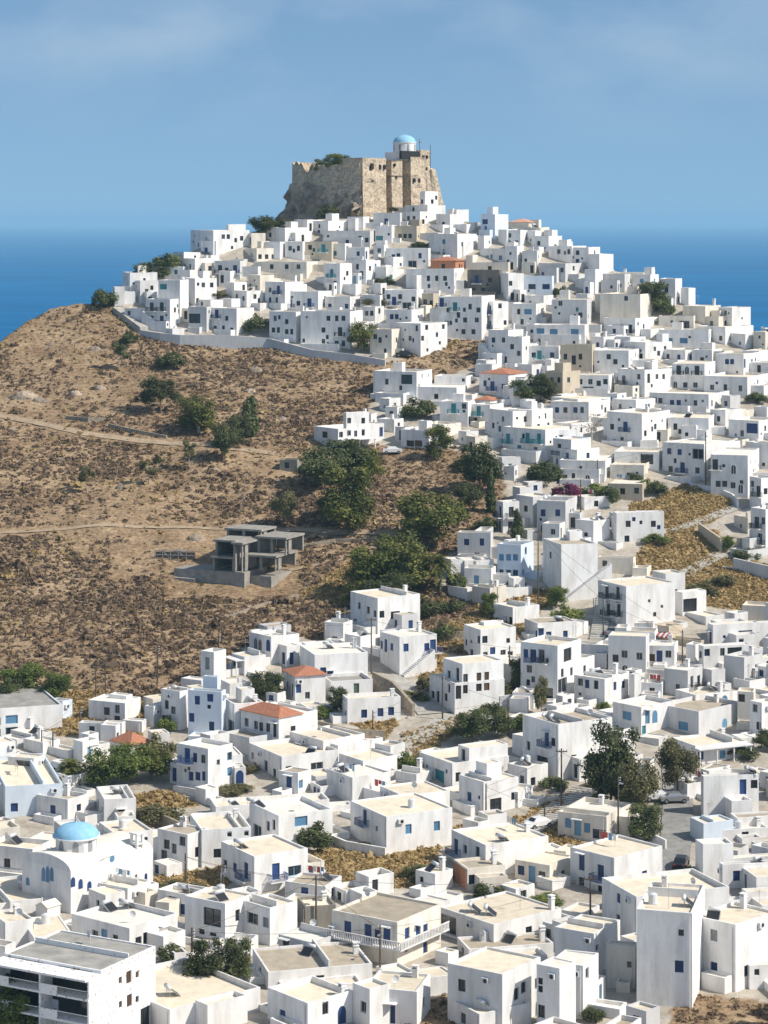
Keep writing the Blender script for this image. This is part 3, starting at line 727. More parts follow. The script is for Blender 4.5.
def aircon_mesh():
    def make():
        mb = MB(); mb.box(-.42, .42, -.34, 0, 0, .6, 0)
        n = 14; mb.poly([(.1+.24*cos(2*pi*k/n), -.345, .3+.24*sin(2*pi*k/n)) for k in range(n)], 1)
        return mb.mesh('air_conditioner', [M['tankm'], M['paint_d']])
    return cached('ac', make)
def tankbox_mesh():
    def make():
        mb = MB(); mb.tube((0, 0, .1), (0, 0, 1.1), .5, n=14); mb.tube((0, 0, 1.1), (0, 0, 1.25), .5, .18, n=14); mb.box(-.5, .5, -.5, .5, 0, .1)
        return mb.mesh('water_tank', M['tankm'])
    return cached('wtank', make)

# ---------------------------------------------------------------- walls with real openings
def wall_face(mb, o, d, n, L, z0, z1, holes, rev=0.26, m=0):
    """rectangular wall from o along d (unit), outward n; holes (t0,t1,za,zb) are cut with reveals"""
    ts = sorted({0.0, L, *[h[0] for h in holes], *[h[1] for h in holes]})
    zs = sorted({z0, z1, *[h[2] for h in holes], *[h[3] for h in holes]})
    P = lambda t, z, e=0: (o[0]+d[0]*t-n[0]*e, o[1]+d[1]*t-n[1]*e, z)
    for a, b in zip(ts[:-1], ts[1:]):
        if b-a < 1e-5: continue
        run = None
        for za, zb in zip(zs[:-1], zs[1:]):
            tm, zm = (a+b)/2, (za+zb)/2
            solid = not any(h[0] < tm < h[1] and h[2] < zm < h[3] for h in holes)
            if solid: run = (run[0], zb) if run else (za, zb)
            if not solid or zb == zs[-1]:
                if run: mb.quad(P(a, run[0]), P(b, run[0]), P(b, run[1]), P(a, run[1]), m)
                run = None
    for t0, t1, za, zb in holes:
        mb.quad(P(t0, za), P(t0, za, rev), P(t0, zb, rev), P(t0, zb), m); mb.quad(P(t1, za, rev), P(t1, za), P(t1, zb), P(t1, zb, rev), m)
        mb.quad(P(t0, za), P(t1, za), P(t1, za, rev), P(t0, za, rev), m); mb.quad(P(t0, zb, rev), P(t1, zb, rev), P(t1, zb), P(t0, zb), m)

def overlap(a, b, g=.12): return a[0] < b[1]+g and b[0] < a[1]+g and a[2] < b[3]+g and b[2] < a[3]+g
SIZES = {'W': (1.0, 1.2), 'S': (.6, .7), 'D': (1.0, 2.1), 'L': (1.9, 1.3), 'B': (1.1, 2.1), 'A': (1.1, 1.9), 'G': (2.6, 2.1), 'V': (.95, 1.3), 'P': (3.0, 2.3)}
WRE = re.compile(r'(-?\d+),(-?\d+)([a-z]?)([A-Z]?)')
def fit(parent, side, t, z, w, h, kind, col, near, local, rail=None):
    """put a window or door in an opening; side 'l' front face (t<0 along x) or 'r' (t along y)"""
    x, y = local
    loc, rz = ((x+t, y, z), 0.0) if side == 'l' else ((x, y+t, z), pi/2)
    dp = (x+t, y+.07, z) if side == 'l' else (x-.07, y+t, z)
    if kind in 'A':
        o = link(bpy.data.objects.new('door' if h > 2.1 else 'window', arch_mesh(col)), parent); o.location = loc; o.rotation_euler = (0, 0, rz); o.scale = (w, 1, h); return
    if kind in 'DB' and col != 'd': me = window_frame_mesh('door', col); nm = 'door'
    elif kind == 'D': me = window_frame_mesh('door', 'd'); nm = 'door'
    elif col in 'd' : me = window_frame_mesh('glass', 'g' if random.random() < .35 else 'd'); nm = 'window'
    elif kind == 'V' or (random.random() < .75): me = window_frame_mesh('shutter', col); nm = 'window'
    else: me = window_frame_mesh('glass', col); nm = 'window'
    o = link(bpy.data.objects.new(nm, me), parent); o.location = dp; o.rotation_euler = (0, 0, rz); o.scale = (w, 1, h)
    if 'glass' in me.name:
        link(bpy.data.objects.new('pane', pane_mesh()), o)
    if kind == 'B':
        wd = rail or 2.4
        b = link(bpy.data.objects.new('balcony', rail_mesh(col if col in 'bltdx' else 'x', round(wd, 1))), parent); b.location = loc; b.rotation_euler = (0, 0, rz)

def block(parent, name, x1, y0, L1, L2, z0, z1, holes_l, holes_r, wallm, roofm, parapet=.3, base=3.0, rnd=None):
    """one box of a house: left face along x ending at x1 (y=y0), right face along y starting at y0 (x=x1)"""
    x0, y1 = x1-L1, y0+L2; th = .22
    mb = MB()
    wall_face(mb, (x0, y0), (1, 0), (0, -1), L1, z0-base, z1, [(t0+L1, t1+L1, a, b) for t0, t1, a, b in holes_l])
    wall_face(mb, (x1, y0), (0, 1), (1, 0), L2, z0-base, z1, holes_r)
    mb.quad((x1, y1, z0-base), (x0, y1, z0-base), (x0, y1, z1), (x1, y1, z1)); mb.quad((x0, y1, z0-base), (x0, y0, z0-base), (x0, y0, z1), (x0, y1, z1))
    rz = z1-parapet
    o4 = [(x0, y0), (x1, y0), (x1, y1), (x0, y1)]; i4 = [(x0+th, y0+th), (x1-th, y0+th), (x1-th, y1-th), (x0+th, y1-th)]
    for k in range(4):
        a, b, c, d = o4[k], o4[(k+1) % 4], i4[(k+1) % 4], i4[k]
        mb.quad((*a, z1), (*b, z1), (*c, z1), (*d, z1)); mb.quad((*d, z1), (*c, z1), (*c, rz-.05), (*d, rz-.05))
    jr = random.Random(int(L1*977+L2*311+z1*71)); J = [jr.uniform(-.09, .07) for _ in range(4)]
    for i_, (vx, vy, vz) in enumerate(mb.v):
        if vz > z1-.02 or vz < z0-base+.01:
            fx, fy = (vx-x0)/L1, (vy-y0)/L2
            if vz > z1-.02: mb.v[i_] = (vx, vy, vz+J[0]*(1-fx)*(1-fy)+J[1]*fx*(1-fy)+J[2]*fx*fy+J[3]*(1-fx)*fy)
    w = mb.build(name, M['wall_'+wallm], parent)
    if roofm:
        rb = MB(); rb.box(x0+th+.004, x1-th-.004, y0+th+.004, y1-th-.004, rz-.25, rz, bottom=False); rb.build('roof', M[roofm], parent)
    return w, (x0, x1, y0, y1, rz)

HOUSES = []
AWN_R = mat('awning_red', (0.42, 0.08, 0.07), .8)
def auto_holes(L, h, rnd, side, dens=1.0):
    out = []; ns = max(1, int(round(h/3.0)))
    sh = h/ns
    n = int(L/2.7*dens + rnd.random()*.8)
    for f in range(ns):
        for k in range(n):
            if rnd.random() < .18: continue
            c = L*(k+.5)/n + rnd.uniform(-.25, .25)
            door = f == 0 and rnd.random() < .25 or rnd.random() < .18
            w, hh = ((1.0, 2.05) if door else ((.95, 1.15) if rnd.random() < .75 else (.65, .75)))
            z = f*sh + (.08 if door else min(1.0, sh-hh-.5))
            out.append((c, z, w, hh, ('B' if f > 0 and rnd.random() < .6 else 'D') if door else 'W'))
    return out

def read_house(row, T, idx):
    ox, oy, k = T
    parts = [p.strip() for p in row.split('|')]
    nums = [float(v) for v in parts[0].split()]
    xl, xc, xr = [ox+v/k for v in nums[:3]]; yt, yb = [oy+v/k for v in nums[3:5]]
    opts = parts[1].split() if len(parts) > 1 else []
    wins = parts[2] if len(parts) > 2 else ''
    note = parts[3] if len(parts) > 3 else ''
    O = {}
    for t in opts:
        a, _, b = t.partition('='); O.setdefault(a, []).append(b)
    rnd = random.Random(idx*7919+13)
    P = at(xc, yb); Cx, Cy = P.x, P.y
    wl, wr = max(2.0, xc-xl), max(2.0, xr-xc)
    th = atan2(wr, wl)
    th = min(max(th, R(14)), R(76))
    if 'th' in O: th = R(float(O['th'][0]))
    ul, ur = (xl-384)/FPX, (xr-384)/FPX
    L1 = (Cx-ul*Cy)/(cos(th)+ul*sin(th)); L2 = (ur*Cy-Cx)/(sin(th)-ur*cos(th))
    L1 = min(max(L1, 1.2), 45); L2 = min(max(L2, 1.2), 45)
    if 'd' in O: L2 = float(O['d'][0])
    s = FPX/Cy; h = (yb-yt)/s
    return dict(k=k, ox=ox, oy=oy, xl=xl, xc=xc, xr=xr, yt=yt, yb=yb, O=O, wins=wins, note=note, rnd=rnd, P=P, th=th, L1=L1, L2=L2, s=s, h=h, rects=[(-L1, 0, 0, L2)])
def build_house(D):
    k, ox, oy, xl, xc, xr, yt, yb, O, wins, note, rnd, P, th, L1, L2, s, h = [D[q] for q in 'k ox oy xl xc xr yt yb O wins note rnd P th L1 L2 s h'.split()]
    Cx, Cy = P.x, P.y
    near = s > 6.0
    e = empty(O.get('name', ['house'])[0], P, -th)
    wallm = O.get('k', [None])[0] or rnd.choices('wcge', (.70, .15, .11, .04))[0]
    col = O.get('c', [None])[0] or rnd.choices('bdltwv', (.36, .42, .10, .05, .04, .03))[0]
    roofm = {'c': 'roof_c', 'w': 'roof_w', 'b': 'roof_b', 'g': 'roof_g'}[O['rf'][0]] if 'rf' in O else rnd.choices(['roof_c', 'roof_w', 'roof_b'], (.6, .3, .1))[0]
    used = []
    def locate(px, py, x1=0.0, y0=0.0, l1=None, l2=None):
        """pixel -> (side, t, z) on the faces of the box whose corner is (x1,y0) in the house frame"""
        c = Matrix.Rotation(-th, 3, 'Z') @ Vector((x1, y0, 0)); bx, by = Cx+c.x, Cy+c.y
        u = (px-384)/FPX
        if px < 384+FPX*bx/by:
            t = (bx-u*by)/(cos(th)+u*sin(th)); Yd = by+t*sin(th); side = 'l'; t = -t
        else:
            t = (u*by-bx)/(sin(th)-u*cos(th)); Yd = by+t*cos(th); side = 'r'
        return side, t, (HOR-py)*Yd/FPX-P.z
    feats = []
    def openings(x1, y0, l1, l2, za, zb, text, dens, z_main=True):
        hl, hr, todo = [], [], []
        ms = list(WRE.finditer(text))
        if ms:
            for m in ms:
                px, py = ox+float(m[1])/k, oy+float(m[2])/k
                side, t, z = locate(px, py, x1, y0)
                kind = m[4] or 'W'; cc = m[3] or col
                w, hh = SIZES[kind]
                if kind == 'W' and rnd.random() < .25: w, hh = .85, 1.35
                todo.append((side, t, z-hh/2, w, hh, kind, cc))
        elif dens > 0:
            for side, L in (('l', l1), ('r', l2)):
                for c, z, w, hh, kd in auto_holes(L, zb-za-.3, rnd, side, dens*(1.0 if side == 'l' else .6)):
                    todo.append((side, c-L if side == 'l' else c, za+z, w, hh, kd, col))
        if z_main and zb-za > 2.6 and len(todo) > 1:
            if 'nb' not in O and rnd.random() < .38 and l1 > 4: todo.append(('l', -rnd.uniform(1.6, l1-1.6), za+.1+(rnd.choice((0, 2.9)) if zb-za > 5.4 else 0), rnd.uniform(1.8, 2.8), 2.1, 'P', 'd'))
            if rnd.random() < .22 and l2 > 4: todo.append(('r', rnd.uniform(1.6, l2-1.6), za+.1, rnd.uniform(1.6, 2.4), 2.1, 'P', 'd'))
            for q in range(int(l2*(zb-za)/20) if 'nb' not in O else 0):
                w_, h_ = rnd.choice(((.7, .8), (.8, 1.1), (.55, .55))); todo.append(('r', rnd.uniform(.7, max(.8, l2-.7)), za+rnd.uniform(.9, max(1, zb-za-1.6)), w_, h_, 'W', rnd.choice((col, 'd'))))
            for q in range(int(l1*(zb-za)/15) if 'nb' not in O else 0):
                w_, h_ = rnd.choice(((.6, .6), (.7, 1.0), (.5, .5))); todo.append(('l', -rnd.uniform(.7, max(.8, l1-.7)), za+rnd.uniform(.9, max(1, zb-za-1.6)), w_, h_, 'W', rnd.choice((col, 'd', 'd'))))
        done = []
        for side, t, z, w, hh, kind, cc in todo:
            L = l1 if side == 'l' else l2
            lo, hi = (-L+w/2+.15, -w/2-.15) if side == 'l' else (w/2+.15, L-w/2-.15)
            if hi < lo: continue
            t = min(max(t, lo), hi); z = min(max(z, za+.06), zb-.42-hh)
            if z < za+.03: hh = max(.5, zb-.45-za-.06); z = za+.06
            hole = (t-w/2, t+w/2, z, z+hh)
            lst = hl if side == 'l' else hr
            if any(overlap(hole, q) for q in lst): continue
            if kind != 'A': lst.append(hole)
            done.append((side, t, z, w, hh, kind, cc))
        return hl, hr, done
    dens = float(O.get('n', ['1'])[0])
    if dens == 0 and not wins and L1 > 3.5: dens = .42
    hl, hr, done = openings(0, 0, L1, L2, 0, h, wins if '+' not in O else wins, dens)
    pp = .15 if 'r' in O or 'R' in O else rnd.choice((.15, .25, .35, .6))
    _, box = block(e, 'walls', 0, 0, L1, L2, 0, h, hl, hr, wallm, None if ('r' in O or 'R' in O) else roofm, pp)
    def place(done, x1, y0):
        for side, t, z, w, hh, kind, cc in done: fit(e, side, t, z, w, hh, kind, cc, near, (x1, y0))
    place(done, 0, 0)
    nwin = len(done); cols = [d[6] for d in done]; nb = sum(d[5] == 'B' for d in done); narch = sum(d[5] == 'A' for d in done)
    if 'fp' in O:
        m_ = MB(); m_.box(-L1+.01, -.01, -.03, -.004, -.5, h-.3); m_.build('painted_front', M['wall_'+O['fp'][0]], e)
    for ax0, ax1, ay0, ay1, az0, ah in D.get('annex', []):
        dn_l, dn_r = [], []
        if ah > 2.0:
            for side, L in (('l', ax1-ax0), ('r', ay1-ay0)):
                if rnd.random() < .65:
                    w_, h_ = rnd.choice(((.9, 2.0), (.9, 1.1), (.7, .8))); c = rnd.uniform(w_/2+.3, max(w_/2+.31, L-w_/2-.3)); z_ = az0+(.08 if h_ > 1.5 else .9)
                    if c+w_/2 < L-.15 and z_+h_ < az0+ah-.35: (dn_l if side == 'l' else dn_r).append((c, z_, w_, h_))
        block(e, 'annex', ax1, ay0, ax1-ax0, ay1-ay0, az0, az0+ah, [(c-w_/2-(ax1-ax0), c+w_/2-(ax1-ax0), z_, z_+h_) for c, z_, w_, h_ in dn_l], [(c-w_/2, c+w_/2, z_, z_+h_) for c, z_, w_, h_ in dn_r],
              wallm if rnd.random() < .8 else rnd.choice('wwcg'), rnd.choices(['roof_c', 'roof_w', 'roof_b', 'roof_g'], (.5, .3, .15, .05))[0], rnd.choice((.15, .25, .5, .8)) if ah > 1.2 else .35, base=4)
        for c, z_, w_, h_ in dn_l: fit(e, 'l', c-(ax1-ax0), z_, w_, h_, 'D' if h_ > 1.5 else 'W', col, near, (ax1, ay0))
        for c, z_, w_, h_ in dn_r: fit(e, 'r', c, z_, w_, h_, 'D' if h_ > 1.5 else 'W', col, near, (ax1, ay0))
    # smaller block on the roof:  u=xl,xc,xr,yt,inset
    for q in O.get('u', []):
        a = [float(v) for v in q.split(',')]
        uxl, uxc, uxr, uyt = ox+a[0]/k, ox+a[1]/k, ox+a[2]/k, oy+a[3]/k; ins = (a[4] if len(a) > 4 else 1.0)*1.5
        # corner on the line at distance `ins` behind the two front faces, moved along x to meet the pixel column
        uc = (uxc-384)/FPX
        y0 = ins
        # solve x1 for column uc on local line y=y0
        px_, py_ = Cx + sin(th)*y0, Cy + cos(th)*y0
        x1 = (uc*py_-px_)/(cos(th)+uc*sin(th))
        x1 = min(x1, -.25)
        c = Matrix.Rotation(-th, 3, 'Z') @ Vector((x1, y0, 0)); bx, by = Cx+c.x, Cy+c.y
        l1 = max(1.0, (bx-(uxl-384)/FPX*by)/(cos(th)+(uxl-384)/FPX*sin(th))); l2 = max(1.0, ((uxr-384)/FPX*by-bx)/(sin(th)-(uxr-384)/FPX*cos(th)))
        l1 = min(l1, L1+x1-.02); l2 = min(l2, max(1.5, L2-y0-.02))
        zt = (HOR-uyt)*by/FPX-P.z
        if zt < box[4]+.6: zt = box[4]+.6
        if l1 < .8: continue
        txt = ''
        if '/' in wins: txt = wins.split('/')[1]
        a_, b_, dn = openings(x1, y0, l1, l2, box[4], zt, txt, dens if not wins else (.0 if '/' in wins and not txt else .8)) if zt-box[4] > 2.0 else ([], [], [])
        block(e, 'upper_storey', x1, y0, l1, l2, box[4], zt, a_, b_, wallm, roofm, .2, base=.2)
        place(dn, x1, y0); nwin += len(dn); feats.append('upper')
    x0, x1, y0, y1, rz = box
    if 'r' in O or 'R' in O:
        rm = M['tiles_pink'] if 'pink' in O else M['tiles']
        rb = MB(); ov = .3; hz = float((O.get('r') or O.get('R'))[0] or 1.3); zb = h+.005
        A = [(x0-ov, y0-ov, zb), (x1+ov, y0-ov, zb), (x1+ov, y1+ov, zb), (x0-ov, y1+ov, zb)]
        if L1 > L2: i_ = min(L2/2, L1*.4); r0, r1 = (x0+i_, (y0+y1)/2, zb+hz), (x1-i_, (y0+y1)/2, zb+hz); hip = [(A[0], A[1], r1, r0), (A[2], A[3], r0, r1)]; ends = [(A[1], A[2], r1), (A[3], A[0], r0)]
        else: i_ = min(L1/2, L2*.4); r0, r1 = ((x0+x1)/2, y0+i_, zb+hz), ((x0+x1)/2, y1-i_, zb+hz); hip = [(A[1], A[2], r1, r0), (A[3], A[0], r0, r1)]; ends = [(A[0], A[1], r0), (A[2], A[3], r1)]
        for q in hip: rb.quad(*q)
        for q in ends: rb.poly(q)
        rb.quad(*[(a, b, zb-.08) for a, b, c in A][::-1])
        for q in range(4): a, b = A[q], A[(q+1) % 4]; rb.quad((a[0], a[1], zb-.08), (b[0], b[1], zb-.08), b, a)
        rb.build('tiled_roof', rm, e); feats.append('red')
    for q in O.get('pr', []):      # hipped tile roof over the front part only
        a = [float(v) for v in q.split(',')]; ya, yb_ = y0-.25, y0+L2*a[0]; xa, xb = x0-.25, x1+.25; zb = h+.02; hz = a[1]; rb = MB(); i_ = (yb_-ya)/2
        A = [(xa, ya, zb), (xb, ya, zb), (xb, yb_, zb), (xa, yb_, zb)]; r0, r1 = (xa+i_, (ya+yb_)/2, zb+hz), (xb-i_, (ya+yb_)/2, zb+hz)
        rb.quad(A[0], A[1], r1, r0); rb.quad(A[2], A[3], r0, r1); rb.poly((A[1], A[2], r1)); rb.poly((A[3], A[0], r0)); rb.quad(*[(u, v, zb-.1) for u, v, w in A][::-1])
        for k_ in range(4): u, v = A[k_], A[(k_+1) % 4]; rb.quad((u[0], u[1], zb-.1), (v[0], v[1], zb-.1), v, u)
        rb.build('tiled_roof', M['tiles'], e); feats.append('red')
    # roof things
    def on_roof(px, py):
        yy = oy+py/k; z = P.z+rz; Y = FPX*z/(HOR-yy) if yy > HOR+3 else Cy+4
        Xw = (ox+px/k-384)/FPX*Y; v = Matrix.Rotation(th, 3, 'Z') @ Vector((Xw-Cx, Y-Cy, 0))
        return min(max(v.x, x0+1), x1-.9), min(max(v.y, y0+.9), y1-.9)
    for q in O.get('s', []):
        a = [float(v) for v in q.split(',')]; x, y = on_roof(*a[:2]); add_heater(e, x, y, rz, th + rnd.choice((rnd.uniform(.9, 1.5), rnd.uniform(1.9, 2.8))), .85); feats.append('solar')
    for q in O.get('h', []):
        a = [float(v) for v in q.split(',')]; x, y = on_roof(*a[:2]); o = link(bpy.data.objects.new('chimney', chimney_mesh(rnd.randrange(3))), e); o.location = (x, y, rz-.02); feats.append('chimney')
    small = 'r' not in O and 'R' not in O and L1 > 3.2 and L2 > 3.2 and 'u' not in O
    if small:
        if rnd.random() < (.2 if s > 5.6 else .08) and 's' not in O:
            add_heater(e, rnd.uniform(x0+1.2, x1-1.2), rnd.uniform(y0+1.4, y1-1.2), rz, th+rnd.choice((rnd.uniform(.75, 1.5), rnd.uniform(1.9, 2.8), rnd.uniform(-1.2, -.3))), .8); feats.append('solar')
        if rnd.random() < .4:
            o = link(bpy.data.objects.new('chimney', chimney_mesh(rnd.randrange(3))), e); o.location = (rnd.uniform(x0+.7, x1-.7), y1-.7, rz-.02); feats.append('chimney')
        if rnd.random() < (.35 if s > 5.2 else .1):
            o = link(bpy.data.objects.new('satellite_dish', dish_mesh()), e); o.location = (rnd.uniform(x0+.7, x1-.7), rnd.uniform(y0+.7, y1-.7), rz-.02); o.rotation_euler = (0, 0, rnd.uniform(-1, 1))
        if rnd.random() < .3:
            o = link(bpy.data.objects.new('aerial', aerial_mesh()), e); o.location = (rnd.uniform(x0+.6, x1-.6), rnd.uniform(y0+.6, y1-.6), rz-.02); o.rotation_euler = (0, 0, rnd.uniform(0, 3))
        if rnd.random() < .3 and s > 5:      # a low dividing wall across the terrace
            m_ = MB(); yy_ = rnd.uniform(y0+1, y1-1); m_.box(x0+.25, x1-.25, yy_, yy_+.18, rz+.001, rz+rnd.uniform(.4, 1.0)); m_.build('terrace_wall', M['wall_'+wallm], e)
        if rnd.random() < .16 and s > 5:      # washing on a line
            m_ = MB(); xa = rnd.uniform(x0+.6, x1-3.2) if L1 > 4.2 else x0+.5; ya = rnd.uniform(y0+.6, y1-.6)
            for q in (0, 2.6): m_.tube((xa+q, ya, rz), (xa+q, ya, rz+1.7), .03, n=5)
            m_.tube((xa, ya, rz+1.65), (xa+2.6, ya, rz+1.65), .015, n=4); m_.build('washing_line', M['metal'], e)
            m_ = MB(); q = xa+.15
            while q < xa+2.3: w_ = rnd.uniform(.3, .7); m_.box(q, q+w_, ya-.01, ya+.01, rz+1.65-rnd.uniform(.5, 1.0), rz+1.64, rnd.randrange(3)); q += w_+.1
            m_.build('laundry', [M['paint_x'], M['paint_l'], AWN_R], e)
        if rnd.random() < .28 and L1*L2 > 24 and 'nb' not in O:      # stair head on the roof
            bw, bd = rnd.uniform(1.8, 2.6), rnd.uniform(1.8, 2.8); bx = rnd.uniform(x0+bw+.3, x1-.5); by = rnd.uniform(max(y0+.8, y1-bd-2), y1-bd-.3)
            if bx-bw > x0 and by > y0:
                block(e, 'stair_head', bx, by, bw, bd, rz, rz+rnd.uniform(1.6, 2.2), [], [], wallm, roofm, .12, base=.1)
        if rnd.random() < .12 and s > 6:
            o = link(bpy.data.objects.new('water_tank', tankbox_mesh()), e); o.location = (rnd.uniform(x0+.9, x1-.9), rnd.uniform(y0+.9, y1-.9), rz-.02)
    if s > 6.3 and h > 2.8 and rnd.random() < .5:
        side = 'l' if rnd.random() < .5 else 'r'
        t = rnd.uniform(-L1+.6, -.6) if side == 'l' else rnd.uniform(.6, max(.7, L2-.6)); z = h-1.2
        if not any(overlap((t-.5, t+.5, z, z+.65), q) for q in (hl if side == 'l' else hr)):
            o = link(bpy.data.objects.new('air_conditioner', aircon_mesh()), e)
            o.location = (t, -.01, z) if side == 'l' else (.01, t, z); o.rotation_euler = (0, 0, 0 if side == 'l' else pi/2)
    if s > 6.5:                                                # rain pipe on a corner
        if rnd.random() < .6:
            mb = MB(); t = -rnd.uniform(.25, .5); mb.tube((t, -.06, -.5), (t, -.06, h-.35), .045, n=6)
            mb.build('drainpipe', M['paint_x'], e)
    # bands of terrace railing or outside stairs
    for q in O.get('x', []):       # outside stair along the left ('l') or right ('r') face
        n = max(5, int(h*.62/.2)); mb = MB()
        for i in range(n):
            z = (i+1)*h*.62/n
            if q.startswith('r'): mb.box(.005, 1.1, .3+i*.3, .3+(i+1)*.3, -2.5, z)
            else: mb.box(-.3-(i+1)*.3, -.3-i*.3, -1.1, -.005, -2.5, z)
        mb.build('outside_stair', M['wall_'+wallm], e); feats.append('stair')
    for q in O.get('t', []):       # terrace in front: depth,height[,side]
        a = q.split(','); d_, hh = float(a[0]), float(a[1]); sd = a[2] if len(a) > 2 else 'l'
        mb = MB()
        if sd == 'l': X0, X1, Y0_, Y1_ = -L1, 0, -d_, -.004
        else: X0, X1, Y0_, Y1_ = .004, d_, 0, L2
        mb.box(X0, X1, Y0_, Y1_, -3, hh)
        mb.box(X0, X1, Y0_, Y0_+.2, hh, hh+.7) if sd == 'l' else mb.box(X1-.2, X1, Y0_, Y1_, hh, hh+.7)
        mb.box(X0, X0+.2, Y0_+.2, Y1_, hh, hh+.7) if sd == 'l' else mb.box(X0, X1-.2, Y0_, Y0_+.2, hh, hh+.7)
        mb.build('terrace', M['wall_'+wallm], e); feats.append('terrace')
    for q in O.get('pg', []):      # pergola / veranda: depth,height,side
        a = q.split(','); d_, hh = float(a[0]), float(a[1]); sd = a[2] if len(a) > 2 else 'l'
        mb = MB(); n = max(2, int((L1 if sd == 'l' else L2)/2.8))
        for i in range(n+1):
            if sd == 'l': x = -L1+.12+(L1-.24)*i/n; mb.box(x-.09, x+.09, -d_, -d_+.18, -2, hh)
            else: y = .12+(L2-.24)*i/n; mb.box(d_-.18, d_, y-.09, y+.09, -2, hh)
        if sd == 'l': mb.box(-L1-.15, .15, -d_-.2, -.004, hh, hh+.14)
        else: mb.box(.004, d_+.2, -.15, L2+.15, hh, hh+.14)
        mb.build('veranda', M['wall_w'], e); feats.append('veranda')
    for q in O.get('gal', []):      # stacked gallery of balconies on the left face: depth, floor heights..., canopy height
        a = [float(v) for v in q.split(',')]; dd = a[0]; n = max(2, int(L1/4.2))
        for f, z in enumerate(a[1:]):
            m_ = MB(); top = f == len(a)-2
            m_.box(-L1-.05, .0, -dd-(.5 if top else 0), -.004, z-.2, z)
            if not top:
                for i in range(n):
                    u0, u1 = -L1+L1*i/n+.15, -L1+L1*(i+1)/n-.15; m_.box(u0, u0+(u1-u0)*.36, -dd, -dd+.1, z+.001, z+.85); m_.box(u0+(u1-u0)*.36, u1, -dd+.02, -dd+.06, z+.78, z+.84)
            m_.build('canopy' if top else 'balcony', M['wall_'+wallm], e)
            if not top:
                for i in range(n):
                    u0, u1 = -L1+L1*i/n+.9, -L1+L1*(i+1)/n-1.1; m_ = MB(); m_.box(u0, u1, -.05, -.003, z+.01, z+2.15, 0)  # dark door panels stand in for the deep shade inside the gallery
                    for u in (u0, (u0+u1)/2-.05, u1-.1): m_.box(u, u+.1, -.08, -.051, z+.01, z+2.15, 1)
                    m_.build('glass_door', [M['glass'], M['paint_d']], e)
        m_ = MB()
        for i in range(n+1):
            x = -L1+.11+(L1-.24)*i/n; m_.box(x-.1, x+.1, -dd+.12, -.01, -2, a[-1]-.201)
        m_.build('partition', M['wall_'+wallm], e)
    for q in O.get('bal', []):      # one balcony running round both faces
        z = float(q.split(',')[0]); dd = 1.2
        m_ = MB(); m_.box(-L1, dd, -dd, -.004, z-.18, z); m_.box(.004, dd, -.004, L2, z-.18, z)
        for u in np.arange(-L1, dd, .32): m_.box(u, u+.12, -dd, -dd+.1, z, z+.8)
        for u in np.arange(-dd+.3, L2, .32): m_.box(dd-.1, dd, u, u+.12, z, z+.8)
        m_.box(-L1, dd, -dd-.02, -dd+.12, z+.8, z+.9); m_.box(dd-.12, dd+.02, -dd+.13, L2, z+.8, z+.9)
        m_.build('balcony', M['wall_w'], e)
    if s > 5.4 and 'x' not in O and 'nb' not in O and 'gal' not in O and h > 3.6 and rnd.random() < .3 and not any(a_[0] >= -.01 for a_ in D.get('annex', [])):
        n = max(6, int(h*.5/.2)); m_ = MB()
        if L2 > n*.28+.6:
            for i in range(n): m_.box(.005, 1.0, .3+i*.28, .3+(i+1)*.28, -2.5, (i+1)*h*.5/n)
            m_.build('outside_stair', M['wall_'+wallm], e); feats.append('stair')
    if s > 5.4:
        for side, t, z, w, hh, kind, cc in done:      # small canopy slabs over doors
            if kind in 'DB' and rnd.random() < .4:
                m_ = MB(); zz_ = z+hh+.14
                if side == 'l': m_.box(t-w/2-.25, t+w/2+.25, -.75, -.004, zz_, zz_+.09)
                else: m_.box(.004, .75, t-w/2-.25, t+w/2+.25, zz_, zz_+.09)
                m_.build('door_canopy', M['wall_w'], e)
    for q in O.get('aw', []):      # striped awning on a face
        a = q.split(','); px, py = ox+float(a[0])/k, oy+float(a[1])/k; side, t, z = locate(px, py); w = float(a[2])
        mb = MB(); n = max(4, int(w/.4))
        for i in range(n):
            u0, u1 = t-w/2+w*i/n, t-w/2+w*(i+1)/n
            f = (lambda u, o_, zz: (u, -o_, zz)) if side == 'l' else (lambda u, o_, zz: (o_, u, zz))
            mb.quad(f(u0, .01, z), f(u1, .01, z), f(u1, 1.3, z-.55), f(u0, 1.3, z-.55), i % 2); mb.quad(f(u0, 1.3, z-.55), f(u1, 1.3, z-.55), f(u1, 1.3, z-.8), f(u0, 1.3, z-.8), i % 2)
        mb.build('awning', [AWN_R, M['paint_x']], e); feats.append('awning')
    H = dict(o=e, px=((xl+xr)/2, (yt+yb)/2), box=(xl, xr, yt, yb), h=h, L1=L1, L2=L2, s=s, wall=wallm, col=max(set(cols), key=cols.count) if cols else '', nwin=nwin, nb=nb, narch=narch, feats=feats, note=note, name=O.get('name', ['house'])[0], st=max(1, round(h/3.0)), grp='d' if s > 5 else 'f', th=th, P=P)
    HOUSES.append(H)
    return H
